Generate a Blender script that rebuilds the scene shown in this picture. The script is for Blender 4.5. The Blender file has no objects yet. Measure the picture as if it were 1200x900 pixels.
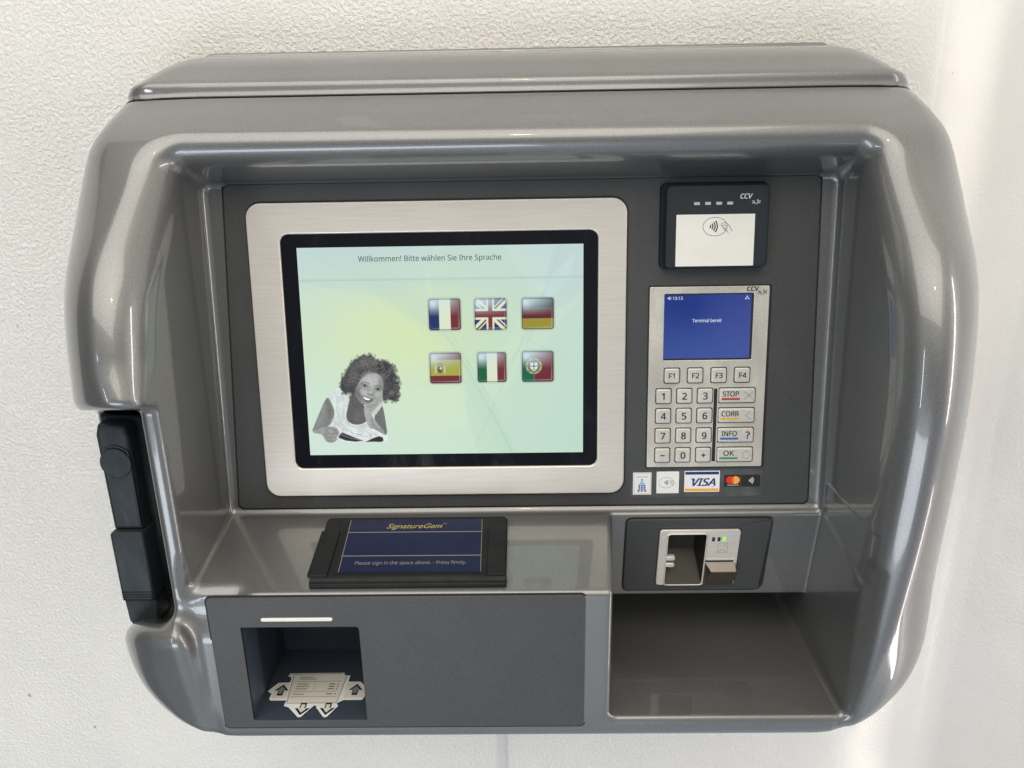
import bpy, bmesh, math, random
import numpy as np
from mathutils import Vector, Matrix

# ------------------------------------------------------------------ scene, camera, light
S = bpy.context.scene
COL = S.collection
H = 1.45                                     # height of the lens above the floor (m)
S.view_settings.view_transform = 'Standard'
S.view_settings.look = 'None'
S.view_settings.exposure = 0.0
S.view_settings.gamma = 1.0
S.view_settings.use_curve_mapping = False

def Rd(a): return math.radians(a)
cd = bpy.data.cameras.new('camera'); cam = bpy.data.objects.new('camera', cd); COL.objects.link(cam)
cd.sensor_width = 36; cd.lens = 27; cd.clip_start = 0.01; cd.clip_end = 50
p, y, r = Rd(18), Rd(.9), Rd(1.0)
Rz = Matrix.Rotation(y, 3, 'Z')
F0 = Rz @ Vector((0, math.cos(p), -math.sin(p)))
U0 = Rz @ Vector((0, math.sin(p), math.cos(p)))
R0 = Rz @ Vector((1, 0, 0))
CR = math.cos(r)*R0 - math.sin(r)*U0
CU = math.sin(r)*R0 + math.cos(r)*U0
m = Matrix((CR, CU, -F0)).transposed().to_4x4()
m.translation = Vector((0, 0, H))
cam.matrix_world = m
S.camera = cam

W = bpy.data.worlds.new('World'); S.world = W; W.use_nodes = True
wt = W.node_tree; wn = wt.nodes; wl = wt.links; wn.clear()
def wnode(t, **k):
    n = wn.new(t)
    for a, b in k.items(): setattr(n, a, b)
    return n
def wmath(op, a, b=None, c=None):
    n = wnode('ShaderNodeMath', operation=op)
    for i, v in enumerate((a, b, c)):
        if v is None: continue
        if isinstance(v, (int, float)): n.inputs[i].default_value = v
        else: wl.new(v, n.inputs[i])
    return n.outputs[0]
tc = wnode('ShaderNodeTexCoord'); sx = wnode('ShaderNodeSeparateXYZ'); wl.new(tc.outputs['Generated'], sx.inputs[0])
# the room behind the photographer: warm ceiling, grey walls, darker floor
ramp = wnode('ShaderNodeValToRGB')
wl.new(wmath('MULTIPLY_ADD', sx.outputs['Z'], .5, .5), ramp.inputs[0])
cr = ramp.color_ramp; cr.interpolation = 'EASE'
cr.elements[0].position = 0.0; cr.elements[0].color = (.50, .54, .60, 1)
cr.elements[1].position = 1.0; cr.elements[1].color = (.78, .72, .58, 1)
for pos, c in ((.28, (.30, .33, .37)), (.42, (.17, .18, .20)), (.55, (.24, .24, .25)), (.68, (.52, .50, .44)), (.8, (.80, .75, .62))):
    e = cr.elements.new(pos); e.color = (*c, 1)
# broken-up furniture / doorway shapes for the reflections
vor = wnode('ShaderNodeTexVoronoi', distance='CHEBYCHEV'); vor.inputs['Scale'].default_value = 3.1
mp = wnode('ShaderNodeMapping'); mp.inputs['Scale'].default_value = (1.6, 1.6, .55)
wl.new(tc.outputs['Generated'], mp.inputs[0]); wl.new(mp.outputs[0], vor.inputs['Vector'])
bw = wnode('ShaderNodeRGBToBW'); wl.new(vor.outputs['Color'], bw.inputs[0])
fac = wmath('MULTIPLY_ADD', bw.outputs[0], .35, .75)
mr = wnode('ShaderNodeMapRange', interpolation_type='SMOOTHSTEP'); wl.new(sx.outputs['X'], mr.inputs[0])
for i_, v_ in enumerate((-.9, .5, .20, 1.35)): mr.inputs[i_+1].default_value = v_
fac = wmath('MULTIPLY', fac, mr.outputs[0])
mx = wnode('ShaderNodeVectorMath', operation='SCALE'); wl.new(ramp.outputs[0], mx.inputs[0]); wl.new(fac, mx.inputs['Scale'])
bg = wnode('ShaderNodeBackground'); wl.new(mx.outputs[0], bg.inputs[0]); bg.inputs[1].default_value = 1.0
wo = wnode('ShaderNodeOutputWorld'); wl.new(bg.outputs[0], wo.inputs[0])

def area(name, loc, target, sx_, sy_, energy, col, spread=180):
    l = bpy.data.lights.new(name, 'AREA'); l.shape = 'RECTANGLE'; l.size = sx_; l.size_y = sy_
    l.energy = energy; l.color = col; l.spread = Rd(spread)
    o = bpy.data.objects.new(name, l); COL.objects.link(o)
    o.location = loc
    o.rotation_euler = (Vector(target)-Vector(loc)).to_track_quat('-Z', 'Y').to_euler()
    return o
T = (0, .65, H-.2)
area('window_right', (1.75, -.10, H+.1), T, .14, 1.6, 12, (1.0, .93, .86))
area('window_right_pane', (1.68, .16, H-.1), T, .07, 1.5, 8, (.86, .93, 1.0))
area('window_right_low', (1.15, .10, H-1.0), T, .10, .5, 2, (1.0, .88, .86))
area('window_left', (-1.9, -1.5, H-.1), T, .08, 1.2, 7, (.90, .96, 1.0))
area('window_front', (-.7, -1.2, H-1.15), T, 1.6, .5, 15, (.88, .94, 1.0))
area('ceiling_light', (-.5, -.55, H+1.5), T, 2.6, 1.9, 40, (1.0, .95, .87))
area('daylight_gap', (1.25, -.35, H-.25), (.415, .742, H-.25), .012, 1.7, .085, (1.0, .95, .88), 4)
def bulb(name, loc, en, rad, col):
    l = bpy.data.lights.new(name, 'POINT'); l.energy = en; l.shadow_soft_size = rad; l.color = col
    o = bpy.data.objects.new(name, l); COL.objects.link(o); o.location = loc
bulb('ceiling_spot', (0.0, -.75, H+1.25), 4.0, .032, (1.0, .72, .34))

# ------------------------------------------------------------------ materials
def lin(c):
    c = [v/255 for v in c[:3]]
    return tuple(v/12.92 if v <= .04045 else ((v+.055)/1.055)**2.4 for v in c)
MATS = {}
def mat(name, base=(.5, .5, .5), metallic=0, rough=.5, coat=0, coat_rough=.05, spec=.5, emis=None, estr=0,
        bump=None, vary=None, attr=None, aniso=None, ior=1.5):
    m = bpy.data.materials.new(name); m.use_nodes = True
    nt = m.node_tree; b = nt.nodes['Principled BSDF']
    b.inputs['Base Color'].default_value = (*base, 1)
    b.inputs['Metallic'].default_value = metallic; b.inputs['Roughness'].default_value = rough
    b.inputs['Coat Weight'].default_value = coat; b.inputs['Coat Roughness'].default_value = coat_rough
    b.inputs['Specular IOR Level'].default_value = spec; b.inputs['IOR'].default_value = ior
    if emis: b.inputs['Emission Color'].default_value = (*emis, 1); b.inputs['Emission Strength'].default_value = estr
    tcn = nt.nodes.new('ShaderNodeTexCoord')
    def tex(scale, detail=2, mapscale=None, rough_=.5):
        n = nt.nodes.new('ShaderNodeTexNoise'); n.inputs['Scale'].default_value = scale; n.inputs['Detail'].default_value = detail
        n.inputs['Roughness'].default_value = rough_
        src = tcn.outputs['Object']
        if mapscale:
            mpn = nt.nodes.new('ShaderNodeMapping'); mpn.inputs['Scale'].default_value = mapscale
            nt.links.new(src, mpn.inputs[0]); src = mpn.outputs[0]
        nt.links.new(src, n.inputs['Vector']); return n
    if vary:                                  # list of (scale, detail, amount, mapscale)
        prev = None
        for v in vary:
            n = tex(v[0], v[1], v[3] if len(v) > 3 else None)
            mr = nt.nodes.new('ShaderNodeMapRange'); mr.inputs['From Min'].default_value = .25; mr.inputs['From Max'].default_value = .75
            mr.inputs['To Min'].default_value = 1-v[2]; mr.inputs['To Max'].default_value = 1+v[2]
            nt.links.new(n.outputs['Fac'], mr.inputs[0])
            if prev is None: prev = mr.outputs[0]
            else:
                mm = nt.nodes.new('ShaderNodeMath'); mm.operation = 'MULTIPLY'
                nt.links.new(prev, mm.inputs[0]); nt.links.new(mr.outputs[0], mm.inputs[1]); prev = mm.outputs[0]
        sc = nt.nodes.new('ShaderNodeVectorMath'); sc.operation = 'SCALE'; sc.inputs[0].default_value = base
        nt.links.new(prev, sc.inputs['Scale']); nt.links.new(sc.outputs[0], b.inputs['Base Color'])
    if bump:                                  # list of (scale, detail, distance, mapscale)
        last = None
        for v in bump:
            n = tex(v[0], v[1], v[3] if len(v) > 3 else None)
            bn = nt.nodes.new('ShaderNodeBump'); bn.inputs['Distance'].default_value = v[2]; bn.inputs['Strength'].default_value = 1
            nt.links.new(n.outputs['Fac'], bn.inputs['Height'])
            if last: nt.links.new(last, bn.inputs['Normal'])
            last = bn.outputs[0]
        nt.links.new(last, b.inputs['Normal'])
    if aniso: b.inputs['Anisotropic'].default_value = aniso
    if attr:
        a = nt.nodes.new('ShaderNodeVertexColor'); a.layer_name = attr
        nt.links.new(a.outputs[0], b.inputs['Emission Color']); b.inputs['Emission Strength'].default_value = estr
    MATS[name] = m
    return m

paint = mat('silver_paint', (.190, .194, .197), metallic=.62, rough=.38, coat=1.0, coat_rough=.04,
            vary=[(1500, 1, .22), (14, 3, .05)], bump=[(1900, 1, .00006), (9, 2, .0006)])
def scuff(m, scale=26, amount=.22):
    nt = m.node_tree; b = nt.nodes['Principled BSDF']
    t = nt.nodes.new('ShaderNodeTexCoord'); mp_ = nt.nodes.new('ShaderNodeMapping'); mp_.inputs['Scale'].default_value = (1, 1, .35); mp_.inputs['Rotation'].default_value = (.2, .4, .3)
    n = nt.nodes.new('ShaderNodeTexNoise'); n.inputs['Scale'].default_value = scale; n.inputs['Detail'].default_value = 8; n.inputs['Roughness'].default_value = .7
    nt.links.new(t.outputs['Object'], mp_.inputs[0]); nt.links.new(mp_.outputs[0], n.inputs['Vector'])
    r0 = b.inputs['Coat Roughness'].default_value if b.inputs['Coat Weight'].default_value > 0 else b.inputs['Roughness'].default_value
    mr_ = nt.nodes.new('ShaderNodeMapRange'); nt.links.new(n.outputs['Fac'], mr_.inputs[0])
    for i, v in enumerate((.45, .72, r0, r0+amount)): mr_.inputs[i+1].default_value = v
    nt.links.new(mr_.outputs[0], b.inputs['Coat Roughness' if b.inputs['Coat Weight'].default_value > 0 else 'Roughness'])
scuff(paint, 22, .07)
panelm = mat('charcoal_powder_coat', (.050, .052, .054), rough=.5, spec=.5, vary=[(1100, 2, .25), (20, 2, .08)], bump=[(1000, 2, .00022)])
darkline = mat('joint_black', (.012, .012, .013), rough=.7)
steel = mat('brushed_steel', (.74, .70, .65), metallic=.45, rough=.34, vary=[(900, 2, .06, (.03, 1, 1)), (6, 3, .05)],
            bump=[(1400, 2, .00002, (.02, 1, 1))])
satin = mat('satin_steel', (.70, .68, .61), metallic=.5, rough=.30, vary=[(700, 2, .08, (1, .05, 1)), (25, 3, .12)],
            bump=[(1200, 2, .00002, (1, .03, 1)), (60, 3, .0004)])
keym = mat('key_steel', (.66, .64, .60), metallic=.35, rough=.36, vary=[(300, 2, .08)])
blackp = mat('black_plastic', (.009, .010, .012), rough=.45, spec=.22, vary=[(60, 3, .15)], bump=[(1600, 1, .00005)])
blackp2 = mat('slate_plastic', (.020, .026, .032), rough=.42, spec=.32, bump=[(1600, 1, .00005)])
glassb = mat('black_glass', (.004, .005, .008), rough=.06, spec=.5)
white = mat('white_label', (.78, .77, .73), rough=.35, vary=[(40, 3, .04)], bump=[(70, 2, .0006)])
paper = mat('white_sticker', (.80, .81, .82), rough=.3)
ink = mat('black_ink', (.015, .015, .017), rough=.5)
greyink = mat('grey_ink', (.25, .25, .25), rough=.5)
logow = mat('pale_print', (.55, .56, .56), rough=.5)
redink = mat('red_ink', (.42, .045, .04), rough=.45)
yelink = mat('amber_ink', (.70, .40, .06), rough=.45)
bluink = mat('blue_ink', (.035, .13, .42), rough=.45)
grnink = mat('green_ink', (.07, .26, .08), rough=.45)
navy = mat('navy_ink', (.012, .03, .16), rough=.4)
gold = mat('gold_ink', (.36, .31, .09), rough=.5)
padblue = mat('pad_blue', (.006, .010, .046), rough=.3, spec=.2, vary=[(500, 2, .1)])
padline = mat('pad_line', (.22, .22, .19), rough=.5)
orangei = mat('orange_ink', (.85, .42, .03), rough=.4)
redc = mat('red_disc', (.75, .03, .02), rough=.4)
orgc = mat('orange_disc', (.95, .42, .04), rough=.4)
midc = mat('mid_disc', (.85, .16, .02), rough=.4)
darkrec = mat('dark_recess', (.040, .055, .078), rough=.42, bump=[(1000, 2, .0001)])
silverst = mat('silver_sticker', (.72, .69, .63), metallic=0, rough=.4)
arrowm = mat('arrow_print', (.68, .66, .60), rough=.4)
arrowg = mat('arrow_grey', (.22, .23, .26), rough=.4)
lightbar = mat('frosted_light_bar', (.75, .73, .68), rough=.25)
ledoff = mat('led_off', (.02, .02, .02), rough=.3)
ledgreen = mat('led_green', (.1, .4, .02), rough=.3, emis=(.22, .85, .03), estr=1.0)
ledwhite = mat('led_dim', (.45, .46, .46), rough=.35)
bronze = mat('dark_steel', (.20, .18, .155), metallic=1, rough=.33, vary=[(300, 2, .06)])
throat = mat('blackened_steel', (.035, .033, .03), metallic=.6, rough=.4)
clearst = mat('worn_clear_sticker', (.085, .088, .090), rough=.25, vary=[(90, 4, .3)], bump=[(120, 3, .0003)])
lcd = mat('blue_lcd', (.004, .006, .02), rough=.1, attr='paint', estr=1.0)
lcdtext = mat('lcd_text', (.02, .02, .02), rough=.3, emis=(.62, .70, .85), estr=1.0)
scrm = mat('touch_display', (.010, .011, .011), rough=.12, attr='paint', estr=1.0)
scrtext = mat('screen_text', (.02, .02, .02), rough=.3, emis=(.045, .065, .08), estr=1.0)

def blender_font(fn):          # typefaces that ship inside Blender; the built-in one if they are missing
    import os
    try: return bpy.data.fonts.load(os.path.join(bpy.utils.resource_path('LOCAL'), 'datafiles', 'fonts', fn))
    except Exception: return None
UI_FONT = blender_font('NotoSansHebrew-Regular.woff2')
FONTS = {'sans': (UI_FONT, .573), 'ui': (UI_FONT, .573), 'plain': (None, .682)}
for m_ in (glassb, blackp, blackp2, padblue, keym, satin): scuff(m_, 45, .25)
# ------------------------------------------------------------------ geometry helpers (metres; X right, Y depth, Z up from lens height)
class Frame:
    def __init__(s, o, tau):
        t = Rd(tau); s.o = np.array(o, float)
        s.ex = np.array([1., 0, 0]); s.ey = np.array([0, math.sin(t), math.cos(t)]); s.ez = np.array([0, -math.cos(t), math.sin(t)])
    def __call__(s, v):
        v = np.asarray(v, float)
        return s.o + v[..., :1]*s.ex + v[..., 1:2]*s.ey + v[..., 2:3]*s.ez
MM = .001
FW = Frame((0, 0, 0), 0)          # world-ish: u = x, v = z, w = -depth
FP = Frame((0, .625, -.203), 7)   # the main panel, leaning back
FD = Frame((0, .5135, 0), 0)      # the receipt door
FC = Frame((0, .6125, -.364), -9.3)   # the card-slot panel, leaning forward
FL = Frame((0, .607, -.3175), 78.6)   # the signature ledge
FH = Frame((0, .588, 0), 0)       # base of the handle notch
ROOTS = {}

class G:
    """Collects shapes in a frame (millimetres) and links them as ONE mesh object."""
    def __init__(s, frame=FP): s.f = frame; s.v = []; s.faces = []; s.m = []; s.sm = []; s.mats = []; s.n = 0
    def mi(s, mt):
        if mt not in s.mats: s.mats.append(mt)
        return s.mats.index(mt)
    def add(s, verts, faces, mt, smooth=False):
        verts = np.asarray(verts, float).reshape(-1, 3)
        s.v.append(s.f(verts*MM)); i = s.mi(mt)
        for k, f in enumerate(faces):
            s.faces.append([a+s.n for a in f]); s.m.append(i); s.sm.append(smooth if isinstance(smooth, bool) else smooth[k])
        s.n += len(verts); return s
    def prism(s, loop, w0, w1, mt, bev=0, seg=3, hole=None, hbev=None, top=True, bottom=False, mt_top=None):
        """loop: list of (u,v) ccw; extruded w0..w1 with a rounded top edge"""
        def rings(lp, sign, bv):
            lp = np.array(lp, float); n = len(lp)
            d1 = lp-np.roll(lp, 1, 0); d2 = np.roll(lp, -1, 0)-lp
            def nrm(d):
                L = np.linalg.norm(d, axis=1, keepdims=True); L[L == 0] = 1; d = d/L; return np.stack([d[:, 1], -d[:, 0]], 1)
            n1, n2 = nrm(d1), nrm(d2); nn = n1+n2
            nn /= np.maximum((nn*nn).sum(1, keepdims=True)/2, .35)
            out = [(lp, w0)]
            if bv > 0:
                for k in range(seg+1):
                    a = math.pi/2*k/seg
                    out.append((lp-sign*nn*bv*(1-math.cos(a)), w1-bv+bv*math.sin(a)))
            else: out.append((lp, w1))
            return out
        def emit(rs, flip):
            n = len(rs[0][0]); vs = []; fs = []; sm = []
            for lp, w in rs: vs += [(a, b, w) for a, b in lp]
            for k in range(len(rs)-1):
                for i in range(n):
                    j = (i+1) % n; q = [k*n+i, k*n+j, (k+1)*n+j, (k+1)*n+i]
                    fs.append(q[::-1] if flip else q); sm.append(k > 0 or n > 12)
            base = s.n; s.add(vs, fs, mt, sm); return base, n, len(rs)
        b0, n0, k0 = emit(rings(loop, 1, bev), False)
        ti = s.mi(mt_top or mt)
        if hole is None:
            if top: s.faces.append([b0+(k0-1)*n0+i for i in range(n0)]); s.m.append(ti); s.sm.append(False)
            if bottom: s.faces.append([b0+i for i in range(n0)][::-1]); s.m.append(s.mi(mt)); s.sm.append(False)
        else:
            hb = bev if hbev is None else hbev
            b1, n1, k1 = emit(rings(hole, -1, hb), True)
            assert n1 == n0
            for i in range(n0):
                j = (i+1) % n0
                s.faces.append([b0+(k0-1)*n0+i, b0+(k0-1)*n0+j, b1+(k1-1)*n1+j, b1+(k1-1)*n1+i]); s.m.append(ti); s.sm.append(False)
        return s
    def rrect(s, u0, v0, u1, v1, w0, w1, r, mt, bev=0, hole=None, hr=None, **k):
        lp = rr(u0, v0, u1, v1, r)
        if hole is not None: hole = rr(*hole, hr if hr is not None else r)
        return s.prism(lp, w0, w1, mt, bev, hole=hole, **k)
    def disc(s, u, v, rad, w0, w1, mt, bev=0, n=40, **k):
        return s.prism([(u+rad*math.cos(2*math.pi*i/n), v+rad*math.sin(2*math.pi*i/n)) for i in range(n)], w0, w1, mt, bev, **k)
    def stroke(s, pts, wd, w, mt, closed=False, h=.05):
        pts = np.array(pts, float); n = len(pts)
        if closed: d = np.roll(pts, -1, 0)-np.roll(pts, 1, 0)
        else: d = np.gradient(pts, axis=0)
        d /= np.maximum(np.linalg.norm(d, axis=1, keepdims=True), 1e-9); nn = np.stack([-d[:, 1], d[:, 0]], 1)
        a = pts+nn*wd/2; b = pts-nn*wd/2
        vs = [(x_, y_, w+h) for x_, y_ in a]+[(x_, y_, w+h) for x_, y_ in b]; fs = []
        for i in range(n if closed else n-1):
            j = (i+1) % n; fs.append([i, i+n, j+n, j])
        return s.add(vs, fs, mt)
    def arc(s, u, v, r_, a0, a1, wd, w, mt, ry=None, n=24):
        ry = ry or r_
        return s.stroke([(u+r_*math.cos(Rd(a0+(a1-a0)*i/n)), v+ry*math.sin(Rd(a0+(a1-a0)*i/n))) for i in range(n+1)], wd, w, mt)
    def text(s, body, u, v, size, w, mt, align='CENTER', width=None, shear=0, bold=0, sx=1, rot=0, th=.06, font='sans'):
        """size = height of the capitals in mm; (u,v) = baseline point"""
        c = bpy.data.curves.new('t', 'FONT'); c.body = body; c.align_x = align; c.size = 1; c.shear = shear; c.resolution_u = 3
        fo, cap = FONTS[font]
        if fo: c.font = fo
        else: cap = .682
        o = bpy.data.objects.new('t', c); COL.objects.link(o)
        dg = bpy.context.evaluated_depsgraph_get(); me = o.evaluated_get(dg).to_mesh()
        vs = np.array([q.co[:] for q in me.vertices]); fs = [list(q.vertices) for q in me.polygons]
        o.evaluated_get(dg).to_mesh_clear(); bpy.data.objects.remove(o); bpy.data.curves.remove(c)
        k = size/cap
        X = vs[:, 0]*k*sx; Y = vs[:, 1]*k
        if width:
            f = width/(X.max()-X.min()); X = X*f
            if align == 'LEFT': X -= X.min()
        ca, sa = math.cos(Rd(rot)), math.sin(Rd(rot))
        bo = bold*size/.7                                       # heavier weight: the outline laid down a few times, a hair apart
        for i_, (ox, oy) in enumerate(((0, 0), (1, .6), (-1, .6), (1, -.6), (-1, -.6)) if bo else ((0, 0),)):
            s.add(np.stack([u+X*ca-Y*sa+ox*bo, v+X*sa+Y*ca+oy*bo, np.full(len(X), w+th+i_*.012)], 1), fs, mt)
        return s
    def hexa(s, c8, mt, smooth=False):
        """8 corners: bottom ring (4, ccw from top) then top ring (4)"""
        return s.add(c8, [[0, 3, 2, 1], [4, 5, 6, 7], [0, 1, 5, 4], [1, 2, 6, 5], [2, 3, 7, 6], [3, 0, 4, 7]], mt, smooth)
    def box(s, u0, v0, w0, u1, v1, w1, mt):
        return s.hexa([(u0, v0, w0), (u1, v0, w0), (u1, v1, w0), (u0, v1, w0), (u0, v0, w1), (u1, v0, w1), (u1, v1, w1), (u0, v1, w1)], mt)
    def build(s, name, parent=None, label=None, bevel=0):
        me = bpy.data.meshes.new(name); L = loc_of(parent)
        V = np.concatenate(s.v)+np.array([0, 0, H])-L
        me.from_pydata(V.tolist(), [], s.faces); 
        for mt in s.mats: me.materials.append(mt)
        me.polygons.foreach_set('material_index', s.m); me.polygons.foreach_set('use_smooth', s.sm)
        me.update()
        o = bpy.data.objects.new(name, me); COL.objects.link(o)
        if bevel:
            bm = bmesh.new(); bm.from_mesh(me)
            bmesh.ops.remove_doubles(bm, verts=bm.verts, dist=1e-6)
            es = [e for e in bm.edges if len(e.link_faces) == 2 and e.calc_face_angle(0) > .3]
            bmesh.ops.bevel(bm, geom=es, offset=bevel*MM, segments=2, profile=.5, affect='EDGES', clamp_overlap=True)
            bm.to_mesh(me); bm.free()
        if parent is not None: o.parent = parent
        else: o.location = L
        if label: o['label'] = label
        return o
def loc_of(o):
    while o is not None:
        if o.name in ROOTS: return ROOTS[o.name]
        o = o.parent
    return np.zeros(3)
def rr(u0, v0, u1, v1, r, n=6):
    if not isinstance(r, (tuple, list)): r = (r,)*4       # corner radii: bl, br, tr, tl
    out = []
    for (cu, cv, a), q in zip(((u0+r[0], v0+r[0], 180), (u1-r[1], v0+r[1], 270), (u1-r[2], v1-r[2], 0), (u0+r[3], v1-r[3], 90)), r):
        for i in range(n+1):
            t = Rd(a+90*i/n); out.append((cu+q*math.cos(t), cv+q*math.sin(t)))
    return out
def root(name, loc, label, cat, group=None):
    o = bpy.data.objects.new(name, None); COL.objects.link(o); o.empty_display_size = .05
    o.location = (loc[0], loc[1], loc[2]+H); ROOTS[o.name] = np.array([loc[0], loc[1], loc[2]+H])
    o['label'] = label; o['category'] = cat
    if group: o['group'] = group
    return o

# ------------------------------------------------------------------ the moulded housing as one implicit surface
def smooth_table(pts, sig):
    z = np.arange(-560, 130, 1.0); zs = [q[0] for q in pts]; ds = [q[1] for q in pts]
    d = np.interp(z, zs, ds)
    # extrapolate ends linearly
    d = np.where(z > zs[-1], ds[-1]+(z-zs[-1])*(ds[-1]-ds[-2])/(zs[-1]-zs[-2]), d)
    k = np.exp(-.5*(np.arange(-40, 41)/sig)**2); k /= k.sum()
    return z, np.convolve(np.pad(d, 40, mode='edge'), k, 'valid')
prof = [(-560, 520), (-475, 513), (-455, 510), (-423, 503), (-370, 495), (-315, 489), (-260, 484), (-215, 481), (-185, 481), (-160, 484), (-137, 490), (-115, 498), (-94, 509), (-77, 523),
        (-60, 541), (-45, 556), (-30, 571), (-15, 584), (0, 593), (6, 600.5)]
ZT, D1 = smooth_table(prof, 6)
zt2 = ZT
hood = np.interp(zt2, [-560, 3, 31.5, 32.5, 43, 65, 72, 130], [0, 595, 648, 650.5, 651.5, 690, 706, 850])
kk = np.exp(-.5*(np.arange(-6, 7)/1.3)**2); kk /= kk.sum()
hood = np.convolve(np.pad(hood, 6, mode='edge'), kk, 'valid')
DT = np.where(ZT < 3, D1, np.maximum(hood, np.where(ZT < 8, D1, 0)))
DT = np.convolve(np.pad(DT, 6, mode='edge'), kk, 'valid')
k9 = np.exp(-.5*(np.arange(-30, 31)/9)**2); k9 /= k9.sum()
DS = np.convolve(np.pad(DT, 30, mode='edge'), k9, 'valid'); w9 = np.clip((24-ZT)/14, 0, 1); w9 = w9*w9*(3-2*w9)
DT = DT*(1-w9)+DS*w9
SL = np.gradient(DT, ZT)
TAB = {}
def sint(z, xs, ys, sig=16):                 # interpolation without kinks, so that reflections flow
    k_ = tuple(xs)+tuple(ys)
    if k_ not in TAB:
        t = np.interp(ZT, xs, ys); w = np.exp(-.5*(np.arange(-3*sig, 3*sig+1)/sig)**2); w /= w.sum()
        TAB[k_] = np.convolve(np.pad(t, 3*sig, mode='edge'), w, 'valid')
    return np.interp(z, ZT, TAB[k_])
def Dz(z): return np.interp(z, ZT, DT)
def rmax(a, b, r):
    u = np.maximum(a+r, 0); v = np.maximum(b+r, 0)
    return np.minimum(np.maximum(a, b), -r)+np.sqrt(u*u+v*v)
def rmin(a, b, r): return -rmax(-a, -b, r)
def outline(x, d, z):
    X = np.abs(x+4)+.27*(np.sqrt(np.maximum(622-d, 0)**2+100)-10)*.5+.27*np.maximum(622-d, 0)*.5
    X1 = X-261; Zt = z+140; Zb = -386-z
    def ell(X, Z, a, b):
        q = np.sqrt((X/a)**2+(Z/b)**2)+1e-6; g = np.sqrt((X/a**2)**2+(Z/b**2)**2)+1e-9
        e = (q-1)*q/g
        return np.where((X > 0) & (Z > 0), e, np.where(X > 0, X-a, np.where(Z > 0, Z-b, np.maximum(X-a, Z-b))))
    return np.where(z > -256, ell(X1-np.interp(z, [-60, 30], [2, 6]), Zt, 92., 209.), ell(X1-2, Zb, 92., 89.))
def outer(x, d, z):
    sl = np.interp(z, ZT, SL)
    t_ = np.maximum(np.abs(x+2)-252, 0)/90
    bul = sint(z, [-475, -440, -400, -340, -150, -80, 0, 25, 45], [6, 14, 24, 32, 34, 30, 20, 12, 6])*np.minimum(t_, 1.3)**1.7
    f = (Dz(z)+bul-d)/np.sqrt(1+np.minimum(np.abs(sl), 2)**2)
    o = outline(x, d, z)*.965
    r_ = np.maximum(sint(z, [-478, -465, -440, -400, -340, -150, -80, 0, 33, 70], [9, 12, 22, 33, 39, 40, 35, 24, 14, 12], 12), 8)
    lx = np.clip((np.abs(x+2)-250)/50, 0, 1); lz = np.clip((-400-z)/40, 0, 1); lz = lz*lz*(3-2*lz); lx = lx*lx*(3-2*lx); lip = 1-lz*(1-lx)
    r_ = 8+(r_-8)*lip
    return rmax(f, o, r_)
def body(x, d, z):
    s = outer(x, d, z)
    ztop = -12-(d-590)*.40
    c = (z-ztop)*.928
    side = np.maximum(x-259, -262-x)
    c1 = rmax(c, side, 9)
    back = (d-(626.5+(z+203)*.1228))*.9925
    c1 = rmax(c1, back, 5)
    fl = ((-317.5-(607-d)*.2)-z)*.98
    c1 = rmax(c1, fl, 5)
    rr_ = sint(z, [-470, -430, -400, -330, -260, -80, -30, 0], [6, 9, 15, 26, 36, 38, 28, 24])
    gn = np.clip((-140-z)/50, 0, 1); rr_ = np.where(x < -150, rr_-(rr_-np.minimum(rr_, 15))*gn*gn*(3-2*gn), rr_)
    rr_ = np.where((z < -290) & (np.abs(x) < 200), np.minimum(rr_, 13), rr_)
    # divider + lower right pocket
    card = (d-(605.5-(z+318)*.163))*.987
    c2 = rmax(np.maximum(67+(d-515)*.09-x, x-259), -455.5-z, 6)
    c2 = np.maximum(c2, z+290)
    ca = rmax(c2, card, 2)
    cb = np.maximum(np.maximum(c2, z+409), d-700)
    c2 = np.minimum(ca, cb)
    s = rmax(s, rmax(-c1, -c2, 3.5), rr_)
    # recessed lower front
    c3 = rmax(rmax(np.maximum(x-259, -262-x), d-513, 8), z+318, 1)
    s = rmax(s, -c3, np.interp(np.abs(x+1), [250, 262], [4, 12]))
    # notch for the swing handle
    zt_ = -178-.36*(d-500); zb_ = -354-.58*(d-500)
    top = (z-zt_)*.94; bot = (zb_-z)*.89
    cv = rmax(bot, top, 1)
    c4a = rmax(d-513.5, x+225, 5)
    c4b = rmax(d-587, (x+275+(d-513)*.32)*.952, 4)
    c4 = rmin(c4a, c4b, 5)
    c4 = rmax(c4, top, 4)
    c4 = rmax(c4, bot, 15)
    s = rmax(s, -c4, np.interp(z, [-360, -330, -300], [20, 16, 7]))
    # receipt recess
    c5 = np.maximum(np.maximum(-225.5-x, x+130.5), np.maximum(-455-z, z+363.5)); c5 = np.maximum(c5, d-606)
    s = np.maximum(s, -c5)
    c6 = np.maximum(np.maximum(124-x, x-162), np.maximum(-397-z, z+334)); c6 = np.maximum(c6, d-655)
    s = np.maximum(s, -c6)
    # shallow beds for the door and the card plate
    s = np.maximum(s, d-734)
    return s
def seam(d, z): return (z-32)*.93+(d-648)*.36
def housing_f(x, d, z): return rmax(body(x, d, z), seam(d, z)+.5, 1.2)
def cover_f(x, d, z): return rmax(rmax(outer(x, d, z), d-722, 3), -(seam(d, z)-.8), 1.2)

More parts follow.
